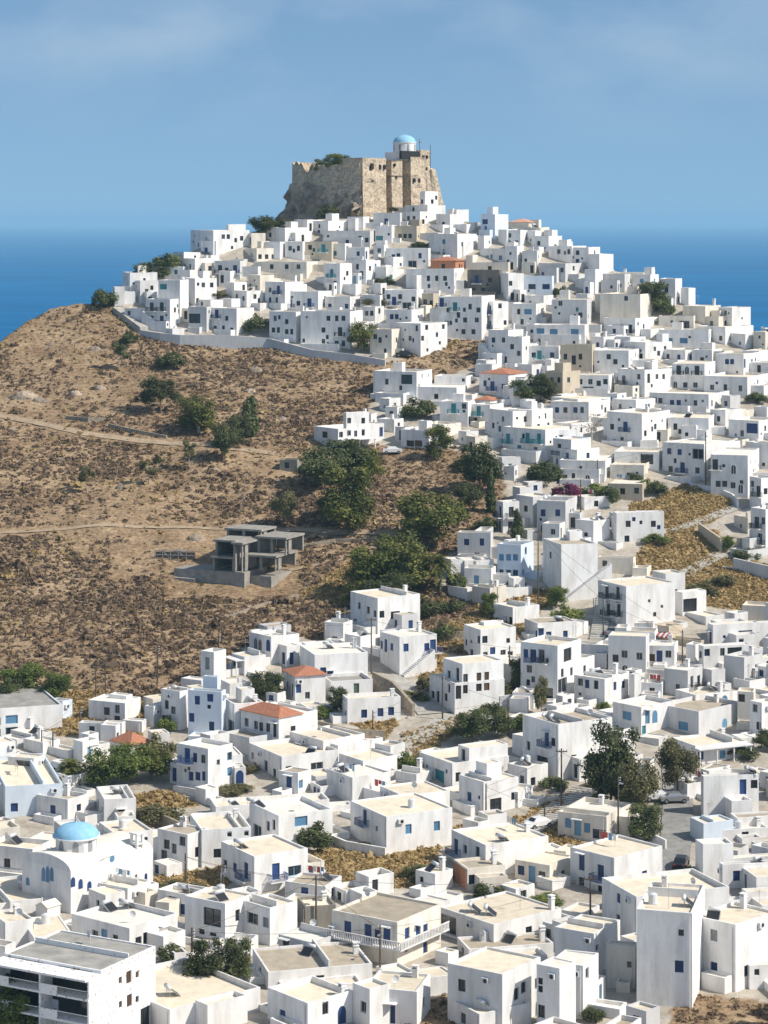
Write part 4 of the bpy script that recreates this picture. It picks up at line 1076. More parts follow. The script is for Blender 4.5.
# ---------------------------------------------------------------- the houses, read off the photograph
# xl xc xr yt yb (left end, near corner, right end, top and foot of the near corner) | options | openings (pixel, colour, kind) | own label
DATA = {
'A': ((80, 110, 3.0), '''
98 104 134 530 590 | k=w n=0
128 150 232 488 560 | n=1 k=w
160 180 236 512 582 | k=w | 178,545d 200,545d 222,560d
198 270 302 568 664 | k=w x=l | 215,590dB 245,590dB 215,630dB 245,630dB 285,600d | white three-level house with dark balconies where the long retaining wall begins
235 300 326 510 640 | k=w n=0 | 250,530tL
300 345 410 505 592 | k=w | 370,525d 395,525d
325 380 400 590 668 | k=g | 335,625dP 365,625dP 335,650dP | grey open-fronted house with wide dark openings above the retaining wall
386 470 522 595 678 | k=w | 410,612bB 440,625d 405,655b 430,655b 455,660d | white house with blue balcony and doors standing on the long retaining wall
332 400 508 360 440 | k=w u=440,446,497,343,3 | 430,380d 445,380d 485,385d
362 408 440 392 440 | k=w | 378,425bB
305 345 402 445 503 | k=w | 330,470d 320,480t 385,470d
358 375 402 458 505 | k=c | 390,475d
403 480 500 452 510 | k=g | 420,478dB 465,478bB 440,480d
494 530 597 415 460 | k=c | 540,440d 560,440d 580,440d
520 680 732 455 508 | k=c | 530,480b 575,470d 620,470d 655,470d 705,470d | long low cream house with a row of five small windows above the retaining wall
456 500 548 542 595 | k=w | 470,560d 490,565d 525,560d
502 540 582 495 548 | k=c
216 310 320 470 500 | k=w n=0
300 330 345 480 530 | k=w
225 250 300 555 600 | k=w
'''),
'B': ((260, 110, 3.0), '''
8 75 146 352 415 | k=w n=0 h=40,352 | 30,375d
15 60 80 395 450 | k=w | 25,425d
148 205 264 332 385 | k=w n=0
262 310 328 320 360 | k=w n=.5
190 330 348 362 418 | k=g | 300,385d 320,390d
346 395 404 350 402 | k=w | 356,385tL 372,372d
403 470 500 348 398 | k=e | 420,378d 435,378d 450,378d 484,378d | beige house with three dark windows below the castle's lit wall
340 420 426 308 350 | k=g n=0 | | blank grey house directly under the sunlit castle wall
435 490 556 258 300 | k=w n=0 u=480,495,550,244,2 | 460,290d
425 480 532 305 350 | k=w | 445,325d 462,325d 490,335d
528 570 612 312 360 | k=w n=.5
562 590 626 268 300 | k=w n=.5
662 705 745 312 388 | k=p | 675,335bL 692,335bL 675,372bL 692,372bL | pale blue two-storey house with four large square windows near the summit
715 740 772 358 410 | k=w
508 592 650 372 452 | k=w n=0
378 505 512 415 478 | k=w | 415,437b 480,437b 400,440b
438 582 612 476 553 | k=w | 475,505d 505,505d 530,505d 555,505d 595,530d | white house with four dark windows in a row under the small red roof
512 586 612 452 520 | k=t r=1.0 n=0 | | small house with rust-red walls and red tiled roof below the castle
192 240 276 460 552 | k=w | 215,490tB 225,520d 262,490d
278 318 342 450 524 | k=w | 292,470d 305,490d 330,475d
75 128 150 395 452 | k=w | 90,415d 115,415d
128 215 234 395 455 | k=e | 150,412d 190,415tB | beige house with a green balcony a few roofs below the castle rock
215 255 275 400 452 | k=w | 225,430t 262,415d
15 75 130 515 602 | k=w | 30,540d 55,540bB 30,570b 50,570b
65 175 215 545 608 | k=w | 90,580bB 148,578bB 115,580d 75,570b 195,565d | white house with two deep blue balconies above the dark tree
28 108 150 605 697 | k=w n=0 | 45,625d 80,635d 40,660d 55,660d 80,665d 95,665d
122 270 308 605 717 | k=w | 190,660d 205,625d 230,625d 250,625d 190,695d 230,700d 250,700d 240,665dB 285,630d | white two-storey house with many small dark windows beside the tree on the retaining wall
330 395 420 658 742 | k=c | 345,680d 360,690d 410,690d
378 455 488 600 692 | k=w | 395,620b 410,620b 425,660d 440,655d
405 482 562 640 742 | k=w n=0 | 450,685d 470,655d 485,685d 500,645d 550,640d | white house with a tall blank lit gable beside the upper brown slope
374 470 490 540 604 | k=w | 402,573bB 460,567d 385,560d 420,560d
485 520 536 550 602 | k=e | 495,580dB 515,580d
535 665 697 560 692 | k=w | 545,575bB 565,600d 585,590tB 595,615b 615,630d 630,590d 650,630d 655,600d 640,665d 610,665d 680,650b 560,640d | broad white house with many openings above the upper brown slope
680 700 745 575 660 | k=w | 690,600bB 690,645bB 720,580d
622 718 725 480 553 | k=k | 650,508bB 690,510d 640,540d 670,540d | dark grey unplastered stone house with a blue balcony
722 745 792 490 575 | k=w | 745,520d 760,525d
638 745 762 457 494 | k=c n=.4
660 740 790 415 462 | k=w n=.7
195 270 300 560 608 | k=w
305 345 372 590 648 | k=w | 320,610d 335,610d 358,600d
300 360 382 555 600 | k=w n=0 rf=w
685 745 790 660 768 | k=w x=l | 700,690b 730,690d
340 470 516 785 874 | k=w t=2.0,.9 | 380,815d 440,808dG 365,850d 395,855d 415,855d | white house with a wide dark terrace opening below the brown slope
658 745 802 792 866 | k=w r=1.0 | 675,820b 697,828bB 730,830b | white house with a blue balcony and low red roof next to the parked silver car
466 590 622 832 882 | k=w n=.4
372 400 440 440 480 | k=w n=.6
345 378 410 470 520 | k=w n=.6
340 372 384 405 440 | k=w
440 470 512 495 545 | k=w
340 362 380 520 560 | k=w
582 610 640 395 440 | k=w
600 625 660 600 650 | k=w
'''),
'C': ((512, 180, 3.0), '''
-12 50 75 112 146 | k=c r=.9 pink=1 n=.5 | | cream house with a pinkish tiled roof on the skyline
0 85 112 142 172 | k=c n=.3
-22 25 46 150 206 | k=w
46 70 100 152 196 | k=w
58 110 150 168 218 | k=w | 80,190d 130,200d
30 75 84 212 278 | k=g n=0
80 160 220 250 308 | k=g n=0 | 150,270d 185,265d
110 180 222 198 252 | k=w | 140,215d 170,215d 200,225d
160 230 264 202 262 | k=w n=.5
228 262 304 222 290 | k=w n=0
-20 15 36 198 272 | k=w
303 395 410 257 290 | k=c n=0
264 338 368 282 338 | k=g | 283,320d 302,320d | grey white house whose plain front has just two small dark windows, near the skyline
366 415 440 284 322 | k=w n=.5
440 490 510 296 378 | k=w n=.4
506 530 550 320 376 | k=w n=.4
512 580 626 378 434 | k=c n=.3
620 660 716 374 436 | k=w n=.4
264 385 438 342 455 | k=c n=0 | 342,355d | tall cream house with one tiny window beside the hillside tree
218 250 272 268 345 | k=w
38 120 126 288 350 | k=p | 60,320bL 82,320bL 102,320bL | pale blue house with three square windows in one upper row
38 95 124 346 400 | k=w
120 225 240 358 465 | k=g n=0 | 205,405d 145,360d
0 72 98 372 444 | k=w | 48,395lL 20,395d 30,425d
64 218 230 435 505 | k=w | 85,453lL 125,455lL 150,452lL 188,455lL 85,485d 120,485d
275 370 438 415 478 | k=w | 330,447dB 355,447dB 395,440d | white house with two dark balcony doors below the tall cream house
440 545 554 408 450 | k=c n=0
440 590 602 450 510 | k=w | 470,482lL 515,482lL | white house with two large pale blue windows and a plain wall near the skyline
552 640 724 440 495 | k=w
-12 30 54 470 565 | k=w | 0,500d 20,520d
46 140 150 500 560 | k=w | 65,525d 82,525tB 120,525d | white house with a small teal balcony
145 240 250 495 585 | k=e | 160,530d 205,530d 185,540dD | grey beige house with tall narrow openings among white ones
246 350 384 512 588 | k=w n=0 | 290,530d 310,545d 370,525d
336 400 480 487 550 | k=w | 440,520d 460,525d
480 578 610 552 632 | k=w | 500,570dB 555,570dB 525,570dA 490,615dA 550,615d 520,615d | white house with dark balconies and arched doors
318 398 480 570 652 | k=w | 335,600dB 380,590d 410,595dD 435,590d 455,590d
612 695 745 522 595 | k=w | 645,545b 660,545b 698,550bD 720,550bD
576 706 772 590 655 | k=w | 600,622d 640,622d 685,625d 750,620d | long plain house with three tall dark windows above the car road
46 105 168 558 600 | k=w | 75,590bB
100 152 205 575 660 | k=e | 120,600d 140,600d 170,600d 125,630d
166 290 306 585 650 | k=w t=1.4,1.2 | 185,605d 205,605d 235,605d 260,610d 280,605d
412 590 684 642 698 | k=w t=1.5,.8 | 428,660d 445,662d 480,668b 500,668b 550,670d 600,670d
116 230 294 667 738 | k=w | 135,690b 160,690b 190,690b 210,690t 280,690d
285 390 474 700 805 | k=w | 300,740d 340,740bB 330,780d 430,740d 400,760d
-12 60 122 690 795 | k=w | 0,720d 20,715b 30,760tB 80,740d
468 590 608 715 780 | k=w | 490,740d 545,750d
650 740 802 722 788 | k=w | 720,745bG 690,760d 760,745d
300 372 430 660 705 | k=w
640 700 778 462 508 | k=w
724 760 800 455 520 | k=c n=.5
140 175 222 540 580 | k=w
595 640 690 690 740 | k=w
450 520 590 510 552 | k=w
540 600 630 510 560 | k=w
240 275 312 470 515 | k=w
-10 40 62 590 650 | k=w
120 140 180 425 440 | k=w
575 620 660 410 450 | k=c
'''),
'F': ((350, 380, 3.072), '''
156 242 300 155 218 | k=w | 185,195wL 210,195wL | white terrace house with a reddish window standing above the dirt slope
276 362 382 66 145 | k=w | 318,87tB 350,80d
372 430 472 76 142 | k=w | 395,70tB 405,120d 385,125d 455,100d
384 430 456 62 90 | k=w r=.8 n=0 | | low house piece with a small orange roof above the terrace house
425 500 622 96 205 | k=w | 440,140d 460,150b 470,120d 480,170b 540,120d
470 600 708 152 250 | k=w | 485,180tB 545,178tB 580,180tB 600,180tB 570,215d 520,215tB 645,190d | white apartment house with greenish glass balconies beside dark trees
624 684 740 182 272 | k=p | 640,215bB 640,245b 665,200d | pale blue house with stacked blue balconies above the magenta bougainvillea
644 765 800 276 320 | k=w n=0 | 660,300d 730,305dA
510 562 618 358 450 | k=g | 540,395d
574 662 692 372 475 | k=g | 593,408bV 638,408bV 595,460bA 685,405d | grey white house with two tall blue shuttered windows beside the stairway
330 432 440 470 553 | k=g | 358,498b 405,498b 390,540d | square grey white house with three small windows beside the palm
452 525 564 507 618 | k=p | 465,545l 487,545l 508,545l 465,593l 487,593l 508,593l 540,525l | tall pale blue house with two rows of three blue windows
350 434 448 580 640 | k=w | 388,618lD
326 352 442 556 612 | k=w n=.4
440 510 575 700 752 | k=w
470 500 570 20 80 | k=w n=.5
618 700 800 58 115 | k=w | 635,90b 665,92b 690,92b 740,90d
395 410 470 280 300 | k=w n=0
300 360 420 640 680 | k=w n=.4
375 430 480 640 700 | k=c n=.5
450 470 520 375 470 | k=w n=.6
690 720 800 360 400 | k=w n=.3
430 470 560 640 676 | k=w n=0
'''),
'G': ((540, 420, 3.368), '''
10 45 132 32 122 | k=w | 20,60t 70,60d 25,95b 90,80d
44 105 172 68 170 | k=w | 65,90d 60,115bB 60,140b
66 220 254 138 205 | k=w t=1.2,.8 n=0 | 100,185d 160,200dA | long low white house with a balustrade above the magenta bougainvillea
236 350 382 152 208 | k=c n=0
228 345 370 217 275 | k=e | 278,240d 325,238d 250,245d | beige house with two square windows beside the straw plot
250 400 422 108 172 | k=w n=0 | 360,90dG
360 430 452 32 75 | k=c n=0
412 553 658 82 205 | k=w | 435,105b 470,108b 440,165d 480,160bB 540,115dG 590,145d 530,170d | large white house with dark balconies and a flat roof above the straw plots
575 700 738 118 265 | k=w | 590,150dB 600,215d 622,215d 652,165dA 650,220d 676,230dA 580,200d 720,175d | large white house with arched upper window beside the tall pole
706 745 802 195 310 | k=w | 715,215d 735,240dB 760,240d
710 760 812 300 450 | k=w | 730,345dB 755,340d 725,375d 740,400dB 725,430d
246 258 418 312 415 | k=w th=76 | 297,350d 340,345dS 382,350d 293,400d | plain white house with three small windows above the straw plot's green hedge
10 72 262 420 605 | k=w th=72 d=7 n=0 x=r u=46,100,222,375,3 | 35,455d | big stepped white house with a wide blank wall and outside stair
195 290 455 560 705 | k=w | 225,580dB 262,582dB 230,638dB 265,640dB 180,688b 215,600d | tall white house with a wide blank sunlit wall and stacked black balconies
60 125 200 100 180 | k=w n=0
310 360 375 500 540 | k=c n=.3
130 180 235 340 420 | k=w n=0
455 480 560 580 660 | k=w th=60 n=0 | 490,625dP
640 700 780 440 480 | k=g n=0
575 700 780 500 515 | k=w n=0
'''),
'L1': ((0, 620, 3.84), '''
-150 -60 152 345 455 | k=w rf=g th=70 d=12 nb=1 | -10,390l 45,382lL 95,376lL -10,437l 45,428lL 95,420lL | white grey-roofed building with two rows of pale blue windows at the frame edge
185 240 278 312 385 | k=p n=0 rf=g name=shed | 262,335dG | bluish metal shed with a dark open front by the dry hillside
340 480 540 318 402 | k=w u=420,485,535,300,2 nb=1 | 450,330d 450,385d 410,350d | low white house with several roof levels at the foot of the brown hill
555 590 612 332 412 | k=w n=.5
618 690 748 275 425 | k=w | 640,325d 665,347d 630,380d
395 468 482 395 475 | k=w n=0
470 545 562 388 435 | k=w n=0
428 500 578 480 535 | k=w r=1.4 n=0 | | house with an orange tiled roof behind the umbrella-shaped pine
340 380 422 480 535 | k=w pg=1.5,2.2 n=0 c=l
30 130 172 532 610 | k=w | 90,545dP
-40 0 60 470 560 | k=w n=0
90 165 230 470 520 | k=w n=0
40 120 200 440 480 | k=g n=0
-40 20 240 640 760 | k=p nb=1 | 55,720b 75,725b 30,715b
140 260 340 690 780 | k=w nb=1 n=.5
130 180 215 630 680 | k=w n=0
370 400 522 690 790 | k=w n=0 nb=1
200 260 330 600 660 | k=w n=0
'''),
'L2': ((180, 580, 3.491), '''
242 318 416 198 296 | k=w nb=1 | 265,220dA 280,225dA 308,228bA 262,265d 275,272dA 292,272dA | white house with arched dark windows at the foot of the hill, standing alone
180 225 300 268 335 | k=w pg=1.5,2.5 | 190,295b
28 145 160 390 548 | k=p u=80,130,218,338,3 | 40,480b 60,420b 80,440b 110,510b 60,500b 45,440b/105,380b 120,385b 175,380lL | pale blue house with stepped upper floor and blue shutters
145 190 292 432 545 | k=w | 157,465d 155,525wD 190,520lG
362 402 508 335 440 | k=w r=1.0 | 375,370b 392,385bD 410,380b | white house with an orange-red roof and deep blue door beside a dark tree
418 470 656 262 380 | k=w | 430,310b 500,318b 525,340bD 540,338b 555,340b 598,345lL 628,340l | white house with large pale blue windows behind the red-roofed house
563 585 770 414 502 | k=w | 578,468b 643,467bV 700,462bV 737,458bV | long low white house with four deep blue shuttered windows
595 690 838 62 190 | k=w nb=1 | 657,105w 680,118d 752,122wL 613,162dA 625,90l 705,120d | big white cream-roofed house at the edge of the dark wood with an arched opening
502 570 602 150 225 | k=w n=0 | 540,210d
575 630 682 198 255 | k=w n=.6
213 345 480 480 598 | k=w nb=1 pr=.62,1.2 | 232,497dV 247,505dV 265,507dV 283,512dV 307,515dV 332,525dD 395,523d 302,583bA 340,580dA 263,575d | white arcaded house with an orange-red hipped roof over its front half
-10 98 184 590 750 | k=w | 25,612bB 52,620b 82,625d 38,685bV 62,685b 84,685b 175,615l 175,668l | white two-storey house with blue doors and a plain lit side next to the arched gate
182 192 230 655 720 | k=w n=0 | 201,685bA
240 355 552 615 705 | k=w | 262,665b 300,680bD 330,675d 380,700dD 420,710b
383 500 645 560 645 | k=w | 425,600dD 478,600d 540,620dD | flat white house with a cream roof and dark doors beside the red hipped roof
555 640 758 630 705 | k=w | 572,660b 590,665b 610,668bD
345 412 458 675 750 | k=w | 380,710bD 415,715l
512 602 735 690 785 | k=w n=0 nb=1 | 690,730bS
105 125 522 790 850 | k=w rf=c s=190,795 s=255,790 n=0 nb=1 | 425,830b
455 490 560 720 760 | k=w | 470,720b 490,725d
640 700 770 740 800 | k=w | 720,790lD 750,795l 680,795l
660 720 770 830 880 | k=w n=.6
300 340 370 395 450 | k=w n=.5
415 440 500 440 480 | k=w n=0
'''),
'L3': ((380, 600, 3.84), '''
0 75 218 143 290 | k=w nb=1 x=r | 5,172b 22,175bD 45,180b 100,183bV 180,181bV 215,175bB | white house with blue shuttered windows above the concrete lane
322 386 522 113 240 | k=w u=335,400,520,100,2 | 383,153b 403,152b 352,203b 383,180bB 405,215d 433,195b 473,205d 500,210d | white house with a deep blue balcony above the garden trees
190 287 478 320 440 | k=w u=243,356,476,246,1 nb=1 | 203,363d 222,375dD 253,373d/265,297d 298,305dD 328,310d 380,312w 410,300w | white stepped house with brown windows by the lane's end
437 510 612 28 98 | k=w | 457,75dV 480,78dV 503,80dV | small white house with three narrow dark windows beside the garden
555 605 755 90 160 | k=w | 573,135b 600,130b 617,132bD 648,135b 712,133b
540 682 772 175 395 | k=w | 560,205b 588,215bB 573,265d 620,215dB 720,210dG 700,280d 735,275d 695,330dP | tall white house with two stacked deep niches beside the garden
150 278 495 628 728 | k=w u=300,398,500,568,2 | 228,685tG 300,680d 375,668b 388,665b/320,590dD | white house with a teal glass door and a raised roof room
303 398 532 700 830 | k=w | 343,755bV 345,820wD 365,820d | plain white house with one blue shutter by the utility pole
548 685 892 478 695 | k=w nb=1 s=640,465 s=670,470 | 640,535bB 665,545d 623,628dG 663,632dG 745,610d 570,560d | large white house with a cream roof and two dark garage windows
490 565 645 645 725 | k=w n=0 | 545,692d 588,697d
0 92 268 752 850 | k=w | 28,790bD 62,795bD 207,795bV | white house with two blue doors and rooftop clutter
508 590 606 358 420 | k=w n=0
432 530 582 735 800 | k=w | 515,750b 475,805bD 445,800dG
-20 40 95 560 640 | k=w n=0
60 140 200 670 720 | k=w n=.5
150 200 260 590 640 | k=w n=0
'''),
'L4': ((560, 600, 3.692), '''
-8 50 104 88 140 | k=w | 20,130b
128 200 226 170 245 | k=w n=0 | 148,220dD
178 317 330 135 285 | k=g | 238,200d 293,208d 240,262dA 205,215d | greyish house with an arched window low on its front
245 350 362 118 180 | k=w | 283,152d 315,150d
360 402 432 98 160 | k=e aw=385,118,3.5 n=0 | 410,150d | house with a red striped awning below the straw slope
325 422 436 170 248 | k=w | 367,210bD 323,212w 400,200d
545 565 738 92 182 | k=w th=72 | 635,138d 685,135bG 555,140bD 725,135l | white house with a broad blue-doored upper front below the straw slope
512 530 705 172 255 | k=w th=72 n=0 | 500,195d 600,190d 645,178dG 540,185b
465 500 525 165 230 | k=w n=.5
52 165 256 292 395 | k=w | 75,300d 133,312d 162,318b 203,318b 235,312b 200,370dG 100,310b | white house with small dark windows above the slatted garage
295 376 388 308 360 | k=w | 340,340w
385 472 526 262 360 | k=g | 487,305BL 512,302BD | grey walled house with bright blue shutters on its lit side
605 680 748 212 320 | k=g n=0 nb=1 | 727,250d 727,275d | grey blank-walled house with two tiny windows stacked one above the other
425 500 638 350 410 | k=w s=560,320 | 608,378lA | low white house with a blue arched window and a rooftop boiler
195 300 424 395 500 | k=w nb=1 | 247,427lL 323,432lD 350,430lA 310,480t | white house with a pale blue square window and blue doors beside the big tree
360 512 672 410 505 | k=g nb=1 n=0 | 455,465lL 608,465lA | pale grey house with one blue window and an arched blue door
655 715 722 340 465 | k=c | 668,350d 680,390d
700 745 802 380 510 | k=w | 720,395d 740,400d 735,465d
412 500 692 540 610 | k=w nb=1 pg=1.2,2.4,r n=0 | 470,570l 520,575b 600,570l
520 530 772 650 800 | k=w th=80 d=8 nb=1 s=660,600 s=715,600 | 676,690bD 718,680d 685,745d | white house with a tall blue door and two rooftop boilers above the street
10 60 120 400 440 | k=w n=0 nb=1
270 320 362 285 330 | k=w n=.5
525 560 610 260 330 | k=g n=0
640 700 770 300 340 | k=w n=0
255 275 300 275 370 | k=w n=0
'''),
'L5': ((0, 800, 3.84), '''
275 497 682 492 600 | k=w nb=1 s=370,410 s=490,415 | 365,520d 400,530lD 443,540d 532,545d 560,530d 585,525d 627,520dD 645,510d | white house with a sloping terrace parapet and rooftop boilers in front of the church
15 388 597 655 960 | k=q rf=g name=hotel nb=1 n=0 gal=2.2,3.2,5.7,7.8 | 60,712dP 130,720dP 215,725dP 300,730dP 360,735dL 60,800dP 130,805dP 215,810dP 300,815dP 462,692wS 495,680wV 527,670wS 463,785wS 497,770wV 527,765wS | white grey-roofed hotel with stacked galleries of deep balconies
605 720 802 132 275 | k=w nb=1 | 640,170d 668,187d 668,215d 757,200d 630,210d 700,150d | white house just behind the church belfry with small blue windows
605 727 800 365 450 | k=w | 627,405bV 660,415bD 703,420bV | low white house with blue shutters beside the tall pole
370 652 1000 805 900 | k=w s=660,750 n=0 nb=1 | 820,830d | wide flat-roofed white building at the bottom with solar panels and blank walls
-60 125 200 190 300 | k=w s=70,160 n=0 nb=1
-40 20 130 470 600 | k=w nb=1 n=0
80 130 282 530 620 | k=w n=0 nb=1 | 85,550t
-40 40 240 390 440 | k=w n=0 nb=1
380 445 587 132 215 | k=w n=0 nb=1 | 455,160lV
370 490 580 340 430 | k=w n=0 nb=1
340 405 480 365 450 | k=w n=0 nb=1
650 670 720 590 640 | k=w | 660,605b
600 650 740 660 720 | k=w n=0 | 670,695l
-60 20 60 560 640 | k=w n=0 nb=1
590 640 700 250 300 | k=w n=0 nb=1 | 595,230b
'''),
'L6': ((190, 800, 3.84), '''
0 45 235 115 260 | k=w rf=c nb=1 | 27,200d 105,205d 152,125dS 217,103dS | white house with an arched opening and plain long side near the church
228 340 548 62 200 | k=w nb=1 s=175,30 | 258,125dG 300,100bV 322,95d 300,170b 325,135bB 427,68lL | white house with blue shutters and small blue balcony above the straw field
120 247 452 218 360 | k=w nb=1 s=195,185 | 135,248b 172,260b 215,272bB 135,330b 175,340lG 330,275bB 402,272lL | white house with two blue balconies beside the straw field
-20 135 240 400 560 | k=w nb=1 | 85,450dG 45,525d 88,530d 183,443d | white house with one wide dark loggia window above the twin dark trees
200 307 412 415 560 | k=w nb=1 n=0 | 240,455gL 290,470g | white house with grey shuttered windows and a wide sunlit side wall
340 470 580 548 630 | k=g | 368,572dD 418,595d | grey house with solar panels on a shaded roof terrace
412 442 560 410 500 | k=s n=0 nb=1 | 440,430w | small rough stone hut beside the utility pole
135 235 262 540 600 | k=w n=0
365 520 582 330 400 | k=w n=0 nb=1
0 60 110 370 420 | k=w n=0 nb=1
240 300 700 660 730 | k=w n=0 nb=1 rf=b
298 452 625 778 900 | k=w nb=1 | 355,830bV 583,825bA 520,790d | bottom white house with a cream roof and blue shuttered windows
625 690 770 725 880 | k=w nb=1 n=0 | 665,795d
495 570 640 470 500 | k=w n=0
540 600 690 350 400 | k=w n=0
20 60 110 -40 20 | k=w n=.5
'''),
'L7': ((370, 800, 3.84), '''
-75 63 316 62 212 | k=w nb=1 | -20,30bB 25,110dS -20,110d 148,112lV 257,100lV 245,30bV | tall white house with blue windows and dark terrace above the straw field
313 444 685 172 300 | k=w nb=1 rf=c | 330,180bB 365,190d 413,210dD | white house with a wide cream roof and black grille door
557 690 780 250 330 | k=c nb=1 | 580,270b 622,295lD 660,292d 742,290d | cream house with grey-blue doors and weathered walls
322 374 520 262 350 | k=c fp=t nb=1 n=0 | 393,305b 475,300d | house with a rust-red front wall and cream side
175 250 318 285 360 | k=w n=0 | 198,305dS | low white outbuilding between the straw field and the rust-red front
498 560 632 340 395 | k=w n=0 | 590,365d
-146 105 272 470 640 | k=c name=hotel nb=1 rf=b n=0 bal=2.3 | -86,500bD -63,500bD -8,512bD 64,525bD 30,520bV 143,512bV 185,515bD 213,495bV 213,585bV 140,572dS | two-storey hotel with deep blue shutters and a white balustraded balcony
265 475 735 480 580 | k=w nb=1 n=0 rf=c s=400,430 s=460,440 | 290,530dP 345,530dP 690,510b 610,505d | low white building with a dark veranda beside the blue-shuttered hotel
335 380 705 575 620 | k=w nb=1 n=0 rf=b
298 508 655 672 890 | k=w nb=1 | 352,712dV 563,745dV 590,720d 650,700d | big square white house in the bottom middle with two boilers behind its parapet
640 728 790 648 900 | k=w nb=1 n=0 | 650,695dS 650,725dS 650,810d 650,840d
-20 180 232 735 870 | k=w n=0 nb=1
700 760 830 480 590 | k=g n=0 nb=1
250 300 340 590 640 | k=w n=0
640 700 770 310 350 | k=w n=0
300 420 620 820 900 | k=w n=0 nb=1 rf=c
'''),
'L8': ((560, 800, 3.692), '''
-8 172 268 62 160 | k=c nb=1 | 30,85lV 65,103lD 100,103lV 158,128bL 222,110d | long cream house with a row of pale blue windows beside the street trees
38 200 378 215 355 | k=w nb=1 | 80,230bD 78,310d 150,270bB 150,330d 312,280bV | white house with a blue balcony and a blue shutter on its lit side
500 528 640 165 310 | k=w nb=1 n=0
590 600 775 240 330 | k=w th=78 d=8 nb=1 s=680,200 | 652,280bV 743,273b | low white house with two square blue windows past the shaded street
155 282 625 358 530 | k=w nb=1 n=0 rf=c
283 488 535 418 770 | k=w rf=c nb=1 n=0 s=520,395 | 447,490dS 440,615bV | tallest plain white house with one blue shutter above the rough corner slope
490 648 800 462 710 | k=w rf=c nb=1 n=0 | 568,500gV 568,620bV 690,630b | white house with grey and blue shutters above the rough corner slope
-20 125 222 492 670 | k=w nb=1 rf=c n=0 | 137,545dS
172 278 287 540 700 | k=c nb=1 n=0 | 257,608dS
-40 85 142 612 810 | k=w nb=1 | 40,690wV 38,800wV 100,640d 60,720xB
690 700 775 612 700 | k=w th=78 d=5 n=0 | 727,635dS
670 690 805 342 395 | k=w th=78 d=5 n=.4
628 655 805 65 125 | k=w n=0 nb=1
480 530 640 85 160 | k=p n=0
420 470 560 -60 0 | k=w n=0
560 600 770 110 150 | k=w n=0 nb=1
'''),
'E': ((150, 380, 3.072), '''
504 578 676 150 223 | k=w nb=1 u=598,636,673,101,1.5 pg=2.0,2.6,r | 537,168dL 520,203dL 548,207dA 587,168d 600,210d 632,165d/612,125d 655,125d | white house with a tower room standing alone on the brown hillside
398 452 466 246 286 | k=s n=0 rf=b nb=1 | 420,262d | small ruined stone hut with patches of whitewash below the dirt track
'''),
}

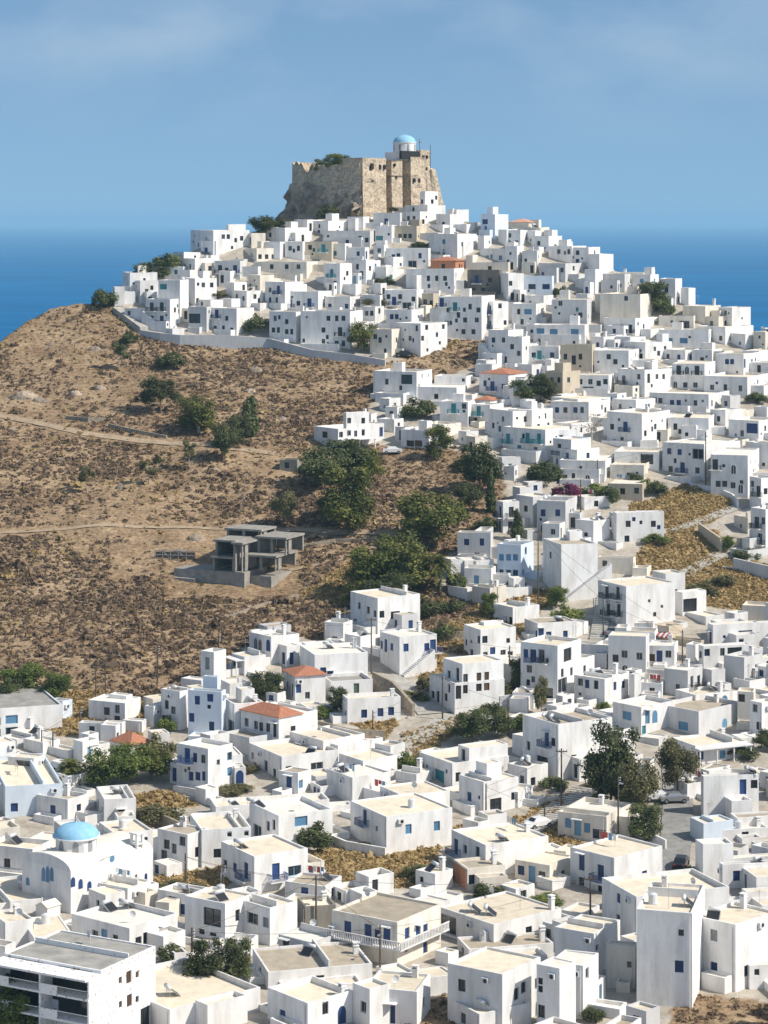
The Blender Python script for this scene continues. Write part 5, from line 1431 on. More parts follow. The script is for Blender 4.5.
# kind of crown, kind of leaf, foot in the photograph, width and height in pixels
TREE_ROWS = '''
bush dark 105 306 26 24
pine dark 160 413 36 40
pine dark 150 412 26 28
round pine 197 433 40 38 pale
round dark 225 460 26 36
round dark 238 447 24 30
cypress dark 250 436 20 40
sparse olive 189 467 17 27 pale
sparse olive 149 484 18 24 pale
sparse olive 157 471 12 18 pale
sparse olive 86 493 18 30 pale
bare dry 241 511 14 24 pale
round olive 283 527 24 36
sparse dark 122 369 20 26 pale
bush dark 172 367 30 20
round dark 322 490 44 38
round dark 350 478 46 36
round pine 368 480 28 28
round pine 348 534 48 62
round dark 330 520 26 24
round pine 433 546 60 48
round pine 372 594 46 44
round pine 402 590 56 54
round dark 386 606 40 30
round pine 358 606 26 24
round dark 480 493 38 46
bush dark 465 470 24 20
cypress dark 491 512 11 36
bush dark 545 482 32 26
bush pink 568 499 30 20
bush green 594 494 28 13
round dark 523 404 26 22
round dark 541 402 26 26
bush dark 421 416 34 22
round pine 438 460 24 30
cypress dark 517 541 13 30
round green 556 608 20 20
bush green 568 623 28 22
bush green 518 588 20 12
round green 490 617 17 22
bush dark 428 616 32 22
bush dark 488 532 22 18
bush dark 505 515 14 14
bare dry 592 446 26 30 pale
bush dark 755 403 20 13
round dark 655 312 28 28
bush dark 666 314 16 16
bush dark 561 295 14 11
bush dark 705 356 16 10
bush dark 150 273 36 20
bush dark 168 268 30 20
bush dark 224 228 28 10
round dark 262 238 26 22
bush dark 285 226 20 12
bush olive 218 297 18 9
bush dark 258 332 26 24
bush dark 130 342 18 14
round pine 362 353 26 28
bush olive 374 306 24 14
bush dark 385 284 18 9
bush dark 420 247 16 7
round green 22 692 36 26
round green 54 700 30 24
round dark 10 702 24 22
round green 106 788 40 36
round green 132 782 40 34
round pine 152 780 36 30
bush olive 160 756 30 26
bush green 167 731 20 18
bush olive 156 824 46 22
round dark 262 703 22 28
round dark 274 702 20 26
bush green 320 716 22 14
round dark 338 714 17 24
bush olive 250 772 20 10
bush olive 236 793 34 10
round dark 516 692 14 30
bush dark 500 700 26 20
bush pink 518 690 14 9
round dark 470 744 36 32
round dark 498 738 28 26
bush green 524 735 28 24
round olive 541 714 13 34
bush dark 490 717 26 18
bush green 411 767 28 18
bush dark 552 788 26 14
bush olive 430 690 22 20
round dark 612 806 46 80
round olive 640 820 36 54
round dark 645 842 32 34
round dark 625 812 34 40
round olive 678 796 32 52
bush dark 738 757 36 12
round dark 764 752 18 20
bush green 604 709 14 9
round dark 208 988 44 42
round dark 238 987 26 46
bush dark 315 850 36 32
bush green 328 923 18 10
round green 16 1036 44 52
bush dark 170 962 28 24
bush dark 420 879 32 18
bush dark 488 899 28 20
bush green 548 903 30 12
bush dark 590 940 14 16
bush green 560 1014 24 26
bush dark 590 1020 26 16
bush olive 700 596 30 18
bush olive 724 585 22 14
bush olive 690 603 24 14
round green 727 552 12 14
bush green 655 542 28 10
bush dark 745 560 26 14
bush dark 610 505 26 22
bush dark 656 496 20 18
bush green 645 490 16 14
bush dark 636 480 16 10
bush dark 455 590 22 20
bush dark 445 640 24 22
bush olive 410 700 30 12
bush dark 290 722 18 12
bush olive 180 890 40 10
bush dark 445 878 24 16
bush dark 235 240 14 8
round dark 470 512 24 26
bush dark 455 612 18 16
bush olive 500 640 22 12
bush dark 270 226 22 10
bush olive 590 860 22 12
bush dark 690 880 14 18
bush dark 700 905 14 14
'''

def quad_of(P, th, r, g=0.0):
    c, s_ = cos(-th), sin(-th); x0, x1, y0, y1 = r[0]-g, r[1]+g, r[2]-g, r[3]+g
    return [(P.x+c*x-s_*y, P.y+s_*x+c*y) for x, y in ((x0, y0), (x1, y0), (x1, y1), (x0, y1))]
def sat(A, B):
    for Q in (A, B):
        for i in range(4):
            ex, ey = Q[(i+1) % 4][0]-Q[i][0], Q[(i+1) % 4][1]-Q[i][1]; nx, ny = ey, -ex
            a = [p[0]*nx+p[1]*ny for p in A]; b = [p[0]*nx+p[1]*ny for p in B]
            if max(a) <= min(b) or max(b) <= min(a): return False
    return True
TAKEN = []      # (quad, centre, radius)
def take(Q):
    cx = sum(p[0] for p in Q)/4; cy = sum(p[1] for p in Q)/4; TAKEN.append((Q, cx, cy, max(math.hypot(p[0]-cx, p[1]-cy) for p in Q)))
LP = [(P_[i], P_[i+1], w_) for P_, w_ in LANES for i in range(len(P_)-1)]
def near_lane(x, y, pad=.6):
    for a, b, w in LP:
        dx, dy = b.x-a.x, b.y-a.y; t = max(0, min(1, ((x-a.x)*dx+(y-a.y)*dy)/(dx*dx+dy*dy+1e-9)))
        if math.hypot(x-a.x-dx*t, y-a.y-dy*t) < w/2+pad: return True
    return False
def free(Q, skip=()):
    cx = sum(p[0] for p in Q)/4; cy = sum(p[1] for p in Q)/4; r = max(math.hypot(p[0]-cx, p[1]-cy) for p in Q)
    for i, (B, bx, by, br) in enumerate(TAKEN):
        if i in skip: continue
        if (bx-cx)**2+(by-cy)**2 < (r+br)**2 and sat(Q, B): return False
    pts = Q+[(cx, cy)]+[((Q[i][0]+Q[(i+1) % 4][0])/2, (Q[i][1]+Q[(i+1) % 4][1])/2) for i in range(4)]
    w, g = zone(np.array([p[0] for p in pts]), np.array([p[1] for p in pts]))
    if (w+g).sum() > 1.5: return False
    return not any(near_lane(*p) for p in pts)
HS = []
for key, (T, text) in DATA.items():
    for row in text.strip().splitlines():
        if row.strip(): HS.append(read_house(row, T, len(HS)))
for D in HS: take(quad_of(D['P'], D['th'], D['rects'][0]))
church_P = at(272/3.84, 800+437/3.84); take(quad_of(church_P, R(40), (-7.5, 0, -3.5, 15)))
for r_ in TREE_ROWS.strip().splitlines():
    q_ = r_.split(); p_ = at(float(q_[2]), float(q_[3])); w_ = float(q_[4])/scale_at(p_)
    take(quad_of(p_, 0, (-w_*.36, w_*.36, -w_*.30, w_*.30)))
VIS = [(D['xl'], D['xr'], D['yt'], D['yb'], D['P'].y) for D in HS]
def hides(Q, ztop, skip=None, lim=.30):
    """does a block standing on quad Q with its top at ztop cover too much of a house behind it"""
    xs = [384+FPX*p[0]/p[1] for p in Q]; x0, x1 = min(xs), max(xs); yn = min(p[1] for p in Q)
    row = min(HOR-FPX*ztop/p[1] for p in Q)
    for i, (a, b, yt, yb, Y) in enumerate(VIS):
        if i == skip or Y < yn: continue
        ov = min(b, x1)-max(a, x0)
        if ov < .15*(b-a) and ov < 3: continue
        if row < yb-lim*(yb-yt) and row > yt-200: return True
    return False
for q_ in range(9):
    x_, y_ = 522+66*q_/8, 834-45*q_/8; VIS.append((x_-5, x_+5, y_-7, y_+5, at(x_, y_).y))
take(quad_of(at(440, 596), 0, (-2, 2, -1.5, 1.5))); VIS.append((420, 460, 560, 596, at(440, 596).y)); VIS.append((284, 442, 205, 222, 655))
for r_ in TREE_ROWS.strip().splitlines():
    q_ = r_.split(); x_, y_, w_, h_ = [float(v) for v in q_[2:6]]; VIS.append((x_-w_/2, x_+w_/2, y_-h_, y_, at(x_, y_).y))
arng = random.Random(99)
for i, D in enumerate(HS):
    D['annex'] = []
    if D['O'].get('name', [''])[0] in ('shed', 'hotel') or 'r' in D['O'] or 'R' in D['O']: continue
    if D['O'].get('k') == ['s']: continue
    P, th, L1, L2 = D['P'], D['th'], D['L1'], D['L2']
    sides = ['back', 'left', 'back', 'right', 'front', 'left', 'right', 'front']
    arng.shuffle(sides)
    n = 0
    for sd in sides:
        if n >= 4: break
        for a_ in range(3):
            dep = arng.uniform(2.0, 7.5)*(1, .65, .4)[a_]
            if sd == 'back': r = (-L1*arng.uniform(.55, 1), -L1*arng.uniform(0, .25), L2+.004, L2+dep+1)
            elif sd == 'left': r = (-L1-dep, -L1-.004, L2*arng.uniform(0, .35), L2*arng.uniform(.65, 1))
            elif sd == 'right': r = (.004, dep, L2*arng.uniform(0.1, .4), L2*arng.uniform(.7, 1))
            else: r = (-L1*arng.uniform(.6, 1), -L1*arng.uniform(0, .3), -dep*.6, -.004)
            if r[1]-r[0] < 1.5 or r[3]-r[2] < 1.4: continue
            Q = quad_of(P, th, r, -.02)
            if not free(Q, (i,)): continue
            zs = [gz(*p)-P.z for p in Q]; z0 = sum(zs)/4
            ok = False
            for hh in (arng.uniform(2.5, 3.3), arng.uniform(1.8, 2.4), arng.uniform(.7, 1.2)):
                if sd in ('front', 'right') and hh > 1.5 and arng.random() < .75: continue
                if sd == 'back' and z0+hh > D['h']-.2 and arng.random() < .5: continue
                if not hides(Q, P.z+max(z0, min(zs)+.5)+hh, i): ok = True; break
            if not ok: continue
            D['annex'].append((*r, z0, hh)); take(Q); n += 1; break
for D in HS: build_house(D)

# the rest of the little houses and outbuildings that fill the gaps between them
def filler():
    mats = [M['wall_w'], M['wall_c'], M['wall_g'], M['roof_c'], M['roof_w'], M['roof_b'], M['paint_d'], M['paint_b'], M['paint_g'], M['tankm'], M['panel']]
    out = MB(); g = random.Random(5); cnt = 0
    for _ in range(10000):
        x = g.uniform(-150, 930); y = g.uniform(200, 1075)
        if y < np.interp(x, CX, CY)+4: continue
        p = at(x, y); th = R(g.choice((20, 35, 45, 50, 65))+g.uniform(-6, 6))
        big = g.random() < .35
        L1, L2 = (g.uniform(4, 8), g.uniform(4, 8)) if big else (g.uniform(2.2, 4.5), g.uniform(2.2, 4.5))
        Q = quad_of(p, th, (-L1, 0, 0, L2), .15)
        if not free(Q): continue
        h = 0
        for hh in ((g.uniform(4.8, 6) if g.random() < .25 else 0), g.uniform(2.6, 3.3), g.uniform(1.7, 2.2), g.uniform(.7, 1.2)):
            if hh and not hides(Q, max(gz(*q) for q in Q)*.5+p.z*.5+hh, None): h = hh; break
        if not h: continue
        take(Q); cnt += 1
        mb = MB(); wm = g.choices((0, 1, 2), (.78, .12, .10))[0]; th_ = .2
        hl, hr = [], []
        for lst, L in ((hl, L1), (hr, L2)):
            for f in range(max(0, int((h+.3)//2.7))):
                for q in range(int(L/2.4)):
                    if g.random() < .3: continue
                    w_, h_ = g.choice(((.9, 1.1), (.9, 2.0), (.65, .7), (.9, 1.1))); c = L*(q+.5)/int(L/2.4); z = f*2.8+(.08 if h_ > 1.5 else .95)
                    if z+h_ < h-.4: lst.append((c-w_/2, c+w_/2, z, z+h_))
        wall_face(mb, (-L1, 0), (1, 0), (0, -1), L1, -4, h, hl, m=wm); wall_face(mb, (0, 0), (0, 1), (1, 0), L2, -4, h, hr, m=wm)
        mb.quad((0, L2, -4), (-L1, L2, -4), (-L1, L2, h), (0, L2, h), wm); mb.quad((-L1, L2, -4), (-L1, 0, -4), (-L1, 0, h), (-L1, L2, h), wm)
        rz = h-g.choice((.15, .3, .5)); o4 = [(-L1, 0), (0, 0), (0, L2), (-L1, L2)]; i4 = [(-L1+th_, th_), (-th_, th_), (-th_, L2-th_), (-L1+th_, L2-th_)]
        for q in range(4):
            a, b, c, d = o4[q], o4[(q+1) % 4], i4[(q+1) % 4], i4[q]
            mb.quad((*a, h), (*b, h), (*c, h), (*d, h), wm); mb.quad((*d, h), (*c, h), (*c, rz), (*d, rz), wm)
        mb.quad(*[(*q, rz) for q in i4], g.choice((3, 3, 4, 5)))
        cm = g.choice((6, 6, 7, 8))
        for t0, t1, a, b in hl: mb.box(-L1+t0, -L1+t1, .2, .25, a, b, cm)
        for t0, t1, a, b in hr: mb.box(-.25, -.2, t0, t1, a, b, cm)
        if g.random() < .2 and L1 > 3 and h > 2: bx, by = g.uniform(-L1+.8, -.8), g.uniform(.8, L2-.8); mb.box(bx-.3, bx+.3, by-.3, by+.3, rz, rz+1.1, wm)
        X = Matrix.Translation(p) @ Matrix.Rotation(-th, 4, 'Z'); base = len(out.v)
        out.v += [tuple(X @ Vector(v)) for v in mb.v]; out.f += [tuple(base+q for q in f) for f in mb.f]; out.m += mb.m
    tag(out.build('small_houses', mats), kind='stuff'); print('FILLER', cnt, sum(len(D['annex']) for D in HS))
filler()
# ---------------------------------------------------------------- blue-domed church of the lower town
def church():
    ox, oy, k = 0, 800, 3.84
    C = at(ox+272/k, oy+437/k); th = R(40); e = empty('church', C, -th)
    tag(e, 'white barrel-vaulted church with a pale blue dome in the lower town', 'church')
    def al(px, side, bx=C.x, by=C.y):
        u = (ox+px/k-384)/FPX
        return (bx-u*by)/(cos(th)+u*sin(th)) if side == 'l' else (u*by-bx)/(sin(th)-u*cos(th))
    L1, L2 = al(85, 'l'), al(588, 'r')
    def zz(row, Y): return (HOR-(oy+row/k))*Y/FPX-C.z
    hw = zz(277, C.y); r = L1/2; rise = zz(205, C.y+r*sin(th))-hw
    mb = MB(); n = 16
    hl = []
    mb2 = MB()
    wall_face(mb, (-L1, 0), (1, 0), (0, -1), L1, -3, hw, [])
    rh = []
    for px, row in ((263, 315), (303, 322), (343, 330)):
        pass
    wall_face(mb, (0, 0), (0, 1), (1, 0), L2, -3, hw, [])
    mb.quad((0, L2, -3), (-L1, L2, -3), (-L1, L2, hw), (0, L2, hw)); mb.quad((-L1, L2, -3), (-L1, 0, -3), (-L1, 0, hw), (-L1, L2, hw))
    mb.build('walls', WW, e)
    # nave vault with end walls
    v = MB(); arc = [(-r+ (r-.02)*cos(pi*q/n)*-1, hw+rise*sin(pi*q/n)) for q in range(n+1)]
    for a, b in zip(arc[:-1], arc[1:]): v.quad((a[0], .45, a[1]-.12), (b[0], .45, b[1]-.12), (b[0], L2-.02, b[1]-.12), (a[0], L2-.02, a[1]-.12))
    v.build('vault', M['roof_w'], e, smooth=True)
    f = MB(); f.poly([(x, -.006, z) for x, z in arc]); f.poly([(x, .45, z) for x, z in arc][::-1])
    for a, b in zip(arc[:-1], arc[1:]): f.quad((a[0], -.006, a[1]), (a[0], .45, a[1]), (b[0], .45, b[1]), (b[0], -.006, b[1]))
    f.build('gable', WW, e)
    yc = al(430, 'r'); rc = (al(487, 'r')-al(375, 'r'))/2; rz = zz(217, C.y+yc*cos(th))-hw
    arc2 = [(yc-rc*cos(pi*q/n), hw+rz*sin(pi*q/n)) for q in range(n+1)]
    g = MB()
    for a, b in zip(arc2[:-1], arc2[1:]): g.quad((-.01, a[0], a[1]), (-.01, b[0], b[1]), (-L1, b[0], b[1]), (-L1, a[0], a[1]))
    g.build('cross_vault', M['roof_w'], e, smooth=True)
    g = MB(); g.poly([(.012, y, z) for y, z in arc2]); 
    for a, b in zip(arc2[:-1], arc2[1:]): g.quad((.012, b[0], b[1]), (.012, a[0], a[1]), (-.3, a[0], a[1]), (-.3, b[0], b[1]))
    g.build('gable', WW, e)
    ring = MB(); nn = 16; zc = hw+rz*.5
    for q in range(nn):
        a0, a1 = 2*pi*q/nn, 2*pi*(q+1)/nn
        ring.quad((.05, yc+.42*cos(a0), zc+.42*sin(a0)), (.05, yc+.42*cos(a1), zc+.42*sin(a1)), (.05, yc+.3*cos(a1), zc+.3*sin(a1)), (.05, yc+.3*cos(a0), zc+.3*sin(a0)))
    ring.poly([(.03, yc+.31*cos(2*pi*q/nn), zc+.31*sin(2*pi*q/nn)) for q in range(nn)])
    ring.build('round_window', M['paint_l'], e)
    # drum and dome
    sY = C.y+3.5; rd = 84/k/(FPX/sY)
    X = (ox+293/k-384)/FPX
    # on the ridge line x=-r : solve y
    cx, cy = C.x-r*cos(th), C.y+r*sin(th)
    yd = (X*cy-cx)/(sin(th)-X*cos(th)); Yd = cy+yd*cos(th)
    z0, z1, z2 = hw+.2, zz(138, Yd), zz(86, Yd)
    o8 = [(-r+rd*cos(2*pi*q/8+pi/8), yd+rd*sin(2*pi*q/8+pi/8)) for q in range(8)]
    d = MB()
    for q in range(8): a, b = o8[q], o8[(q+1) % 8]; d.quad((*a, z0), (*b, z0), (*b, z1), (*a, z1))
    d.poly([(*a, z1) for a in o8]); dr = d.build('drum', WW, e)
    ho = (z1-z0)*.62
    for q in range(8):
        an = 2*pi*q/8; am = arch_mesh('g'); o = link(bpy.data.objects.new('window', am), dr); rr = rd*cos(pi/8)
        o.location = (-r+rr*cos(an), yd+rr*sin(an), z1-ho-.15); o.rotation_euler = (0, 0, an+pi/2); o.scale = (.75, 1, ho)
    c_ = MB(); c_.tube((-r, yd, z1), (-r, yd, z1+.14), rd*1.1, n=24); c_.build('cornice', WW, e)
    c_ = MB(); c_.dome((-r, yd, z1+.1), rd*1.05, z2-z1-.1, 32, 10); c_.build('dome', M['dome'], e, smooth=True)
    c_ = MB(); c_.box(-r-.05, -r+.05, yd-.05, yd+.05, z2-.1, z2+.8); c_.box(-r-.28, -r+.28, yd-.04, yd+.04, z2+.42, z2+.52); c_.build('cross', WW, e)
    # windows
    def put(px, row, w, h, col, side, kind='arch'):
        t = al(px, side); Y = C.y+t*(sin(th) if side == 'l' else cos(th)); z = zz(row, Y)-h/2
        o = link(bpy.data.objects.new('window', arch_mesh(col)), e)
        o.location = (-t, -.012, z) if side == 'l' else (.006, t, z); o.rotation_euler = (0, 0, 0 if side == 'l' else pi/2); o.scale = (w, 1, h)
    for px, hh in ((167, 1.7), (183, 2.0), (199, 1.7)): put(px, 285, .62, hh, 'l', 'l')
    put(107, 312, .6, 1.0, 'l', 'l')
    for px, row in ((263+17, 315), (303+6, 322), (343, 330)): put(px, row, .7, 1.2, 'b', 'r')
    put(522, 293, .5, .7, 'd', 'r'); put(560, 293, .45, .8, 'b', 'r')
    # belfry
    b = MB(); yb = al(545, 'r'); w = .95; zb = hw-.1
    H = zz(128, C.y+yb*cos(th))-zb
    for k_ in range(2):
        za = zb+H*k_/2
        for x in (-w/2, w/2):
            for y in (-w/2, w/2): b.box(-.9+x-.14, -.9+x+.14, yb+y-.14, yb+y+.14, za, za+H/2-.2)
        b.box(-.9-w/2-.22, -.9+w/2+.22, yb-w/2-.22, yb+w/2+.22, za+H/2-.2, za+H/2)
    bt = b.build('belfry', WW, e)
    b = MB(); b.dome((-.9, yb, zb+H*.25), .25, .4, 10, 4); b.build('bell', M['paint_w'], bt)
    # the little shrine in front
    q = at(ox+182/k, oy+458/k); s_ = empty('shrine', q, -R(38)); tag(s_, 'tiny white chapel-shaped shrine with a gabled top before the church front', 'shrine')
    m_ = MB(); m_.box(-2.0, 0, 0, 2.2, -2, 1.35); m_.build('walls', WW, s_)
    m_ = MB(); m_.quad((-2.15, -.1, 1.36), (-1, -.1, 1.95), (-1, 2.3, 1.95), (-2.15, 2.3, 1.36)); m_.quad((-1, -.1, 1.95), (.15, -.1, 1.36), (.15, 2.3, 1.36), (-1, 2.3, 1.95)); m_.poly([(-2.15, -.1, 1.36), (.15, -.1, 1.36), (-1, -.1, 1.95)]); m_.poly([(.15, 2.3, 1.36), (-2.15, 2.3, 1.36), (-1, 2.3, 1.95)])
    m_.build('roof', M['roof_w'], s_)
    m_ = MB(); m_.box(-1.06, -.94, .0, .12, 1.9, 2.5); m_.build('finial', WW, s_)
church()

# ---------------------------------------------------------------- unfinished concrete frame on the hillside
def concrete_frame():
    ox, oy, k = 150, 380, 3.072
    C = at(ox+290/k, oy+640/k); th = R(24); s = scale_at(C); e = empty('unfinished_building', C, -th)
    tag(e, 'unfinished grey concrete building frame on a plinth on the brown hillside', 'building site')
    z = lambda row: (oy+640/k-(oy+row/k))/s
    X = lambda px, y=0: (px-290)/k/s/cos(th)-y*math.tan(th)
    pl = MB(); pl.box(X(65), 0, 0, 9, -3, z(592)); pl.box(.004, X(372, 2.5), 2.5, 11, -3, z(606)); pl.box(X(65)-1.2, X(140), -1.2, -.004, -3, z(618)); pl.build('plinth', M['concrete'], e)
    def storey(x0, x1, y0, y1, z0, h, nx, nm='storey', back=True):
        m = MB(); m.box(x0-.3, x1+.3, y0-.4, y1+.3, z0+h-.35, z0+h)
        for i in range(nx+1):
            x = x0+(x1-x0)*i/nx
            for y in (y0, y1): m.box(max(x0, x-.2), min(x1, x+.2) if i else x0+.35, y-.0, y+.35, z0, z0+h-.35)
        m.box(x1-.3, x1, y0+1.2, y0+2.4, z0, z0+h-.35)
        if back: m.box(x0, x1, y1+.36, y1+.5, z0, z0+h-.352)
        m.box(x0-.02, x0+.18, y0+.36, y1-.002, z0, z0+h-.353)
        m.build(nm, M['concrete'], e)
    zb = z(590)
    storey(X(187), X(252), .3, 7.5, zb, (590-547)/k/s, 1); storey(X(254), X(282), .1, 7, zb, (590-500)/k/s-.02, 1)
    storey(X(190), X(252), 1.0, 7.6, zb+(590-547)/k/s, (547-497)/k/s, 1)
    storey(X(292, 3), X(385, 3), 3.0, 11, z(588), (588-542)/k/s, 2)
    storey(X(325, 6), X(415, 6), 6.0, 13, z(545), (542-488)/k/s, 2)
    storey(X(225, 7.5), X(335, 7.5), 7.5, 13, zb+3.2, 3.6, 2)
    p = at(ox+95/k, oy+555/k); w = empty('scaffold_stack', p, -R(10)); tag(w, 'dark stack of formwork and poles beside the unfinished concrete frame', 'formwork')
    mb = MB()
    for i in range(5): mb.tube((-5+i*1.5, 0, -.5), (-5+i*1.5, 0, 1.8), .08, n=5); mb.tube((-5+i*1.5, 0, 1.8 if i % 2 else .2), (-3.5+i*1.5, 0, .2 if i % 2 else 1.8), .06, n=5)
    mb.tube((-5, 0, 1.8), (2.5, 0, 1.8), .08, n=5); mb.tube((-5, 0, 1.0), (2.5, 0, 1.0), .08, n=5); mb.build('poles', M['paint_g'], w)
    mb = MB(); mb.box(-5, 2.5, .5, .9, -1, 1.5); mb.build('planks', M['pole'], w)
concrete_frame()

# ---------------------------------------------------------------- trees
def leaf_cloud(name, clumps, n, size, seed, flat=0.0, mats=None, droop=0.0):
    """clumps: (x,y,z,rx,ry,rz); n small leaf faces spread through their volume"""
    g = np.random.default_rng(seed)
    C = np.array(clumps, float); vol = np.cbrt(C[:, 3]*C[:, 4]*C[:, 5])**2; p = vol/vol.sum()
    i = g.choice(len(C), n, p=p)
    d = g.normal(size=(n, 3)); d /= np.linalg.norm(d, axis=1)[:, None]
    rr = g.random(n)**(1/2.0)*(.75+.35*g.random(n))
    pos = C[i, :3] + d*C[i, 3:6]*rr[:, None]
    nrm = d*.8 + g.normal(size=(n, 3))*.55 + np.array([0, 0, .45+flat]); nrm /= np.linalg.norm(nrm, axis=1)[:, None]
    a = np.cross(nrm, g.normal(size=(n, 3))); a /= np.linalg.norm(a, axis=1)[:, None]; b = np.cross(nrm, a)
    s = size*(.6+.8*g.random(n))[:, None]
    V = np.stack([pos-a*s-b*s*.55, pos+a*s-b*s*.45, pos+a*s*.8+b*s*.6, pos-a*s*.7+b*s*.5], 1).reshape(-1, 3)
    F = np.arange(4*n).reshape(n, 4)
    me = np_mesh(name, V, F, mats)
    v = np.clip(.5 + .22*g.normal(size=n) + .16*g.normal(size=len(C))[i], 0, 1)
    at_ = me.attributes.new('leafv', 'FLOAT', 'FACE'); at_.data.foreach_set('value', v.astype(np.float32))
    return me
def crown_variant(kind, v):
    g = np.random.default_rng(100+v*17+hash(kind) % 1 + len(kind)*31)
    cl = []
    if kind == 'round':
        cl.append((0, 0, .5, .3, .3, .34))
        for q in range(24):
            a = g.uniform(0, 2*pi); z = g.uniform(.12, .88); r = .36*math.sqrt(max(.05, 1-((z-.48)/.58)**2))*g.uniform(.45, 1.05)
            q_ = g.uniform(.14, .22); cl.append((r*cos(a), r*sin(a), z, q_, q_, q_*.85))
        return leaf_cloud('crown', cl, 6500, .021, v)
    if kind == 'pine':
        for q in range(18):
            a = g.uniform(0, 2*pi); r = .42*math.sqrt(g.random()); z = .62-.5*(r/.42)**2*.5+g.uniform(-.28, .22)
            q_ = g.uniform(.12, .19); cl.append((r*cos(a), r*sin(a), z, q_, q_, q_*1.1))
        return leaf_cloud('crown', cl, 6000, .019, v, flat=.4)
    if kind == 'cypress':
        for q in range(16):
            z = q/16; r = .34*(1-z)**.6*(.5+min(1, z*6)*.5); cl.append((g.uniform(-.1, .1), g.uniform(-.1, .1), .03+z*.9, r+.08, r+.08, .09))
        return leaf_cloud('crown', cl, 3600, .045, v)
    if kind == 'bush':
        for q in range(12):
            a = g.uniform(0, 2*pi); r = .34*math.sqrt(g.random()); q_ = g.uniform(.14, .22); cl.append((r*cos(a), r*sin(a), .1+.55*(1-(r/.4)**2)*g.uniform(.5, 1.1), q_, q_, q_*1.3))
        return leaf_cloud('crown', cl, 3000, .028, v)
    if kind == 'sparse':
        for q in range(13):
            a = g.uniform(0, 2*pi); z = g.uniform(.2, .9); r = .34*g.uniform(.3, 1); q_ = g.uniform(.12, .19); cl.append((r*cos(a), r*sin(a), z, q_, q_, q_*.8))
        return leaf_cloud('crown', cl, 2600, .027, v)
    if kind == 'bare':
        for q in range(16):
            a = g.uniform(0, 2*pi); z = g.uniform(.2, .95); r = .42*g.uniform(.3, 1); cl.append((r*cos(a), r*sin(a), z, .09, .09, .12))
        return leaf_cloud('crown', cl, 420, .016, v)
def trunk_mesh(v, pale):
    def make():
        g = random.Random(v*5+1); mb = MB(); p = Vector((0, 0, -.15)); r = .05
        for q in range(4):
            n = p+Vector((g.uniform(-.05, .05), g.uniform(-.05, .05), .2)); mb.tube(p, n, r, r*.8, 7, cap=False); p = n; r *= .8
        for q in range(6):
            a = g.uniform(0, 2*pi); s = Vector((0, 0, .25+.07*q)).lerp(p, .6); m_ = s+Vector((cos(a)*.16, sin(a)*.16, .18)); n = m_+Vector((cos(a+.4)*.14, sin(a+.4)*.14, .16))
            mb.tube(s, m_, r*.75, r*.5, 6, cap=False); mb.tube(m_, n, r*.5, r*.2, 5, cap=False)
        return mb.mesh('trunk', M['palebark' if pale else 'bark'])
    return cached(('trunk', v, pale), make)
TREES = []
def tree(px, py, w, h, kind, leaf, name='tree', trunk=.22, pale=False, z=None, Y=None, label=None, desc=None):
    p = at(px, py)
    s = scale_at(p); W, H = w/s, h/s
    e = empty(name, p, random.uniform(0, 6.28))
    v = random.randrange(5)
    me = cached(('crown', kind, v, leaf), lambda: _with(crown_variant(kind, v), M['leaf_'+leaf]))
    o = link(bpy.data.objects.new('crown', me), e); tb = trunk*H; o.location = (0, 0, tb-.05*H); o.scale = (W*1.12, W*1.12, (H-tb)*1.1)
    if kind not in ('bush',):
        t = link(bpy.data.objects.new('trunk', trunk_mesh(v % 3, pale)), e); q_ = max(W, H*.5)*(.95 if pale else .62); t.scale = (q_, q_, H*.86)
    TREES.append(dict(o=e, px=(px, py-h/2), w=W, h=H, kind=kind, leaf=leaf, name=name, label=label, desc=desc, P=p, wpx=w))
    return e
def _with(me, m): me.materials.clear(); me.materials.append(m); return me
def palm(px, py, w, h):
    p = at(px, py); s = scale_at(p); H = h/s; W = w/s/2; e = empty('palm_tree', p)
    mb = MB(); q = Vector((0, 0, -.5)); th_ = H*.6
    for k in range(6):
        n = Vector((.12*sin(k), .1*k/6, th_*(k+1)/6)); mb.tube(q, n, .26-.02*k, .25-.02*k, 8, cap=False); q = n
    mb.build('trunk', M['bark'], e)
    V, F, lv = [], [], []
    g = random.Random(4)
    for k in range(64):
        a = 2*pi*k*.382; el = g.uniform(-.35, 1.35); d = Vector((cos(a)*cos(el), sin(a)*cos(el), sin(el))); side = Vector((-sin(a), cos(a), 0)); L_ = W*g.uniform(.95, 1.25)
        pts = [q+d*(L_*t)-Vector((0, 0, L_*.55*t*t)) for t in (0, .2, .4, .6, .8, 1)]
        for i in range(5):
            for sg in (-1, 1):
                for u in (0, .5):
                    b0 = pts[i].lerp(pts[i+1], u); b1 = pts[i].lerp(pts[i+1], u+.5); tip = b0.lerp(b1, .5)+side*sg*(.75*(1-i/7))+d*.22-Vector((0, 0, .16))
                    j = len(V); V += [tuple(b0), tuple(b1), tuple(tip), tuple(tip)]; F.append((j, j+1, j+2, j+3)); lv.append(g.random())
    V = [(x+(.002*(i % 4 == 3)), y, z) for i, (x, y, z) in enumerate(V)]
    me = np_mesh('crown', V, F, M['leaf_pine']); at_ = me.attributes.new('leafv', 'FLOAT', 'FACE')
    if len(at_.data) == len(lv): at_.data.foreach_set('value', np.array(lv, np.float32))
    link(bpy.data.objects.new('crown', me), e)
    TREES.append(dict(o=e, px=(px, py-h/2), w=2*W, h=H, kind='palm', leaf='green', name='palm_tree', label='only tall feathery palm tree at the edge of the green wood' if px > 300 else 'feathery low palm beside the umbrella pine and white courtyard', desc=None, P=p, wpx=w))

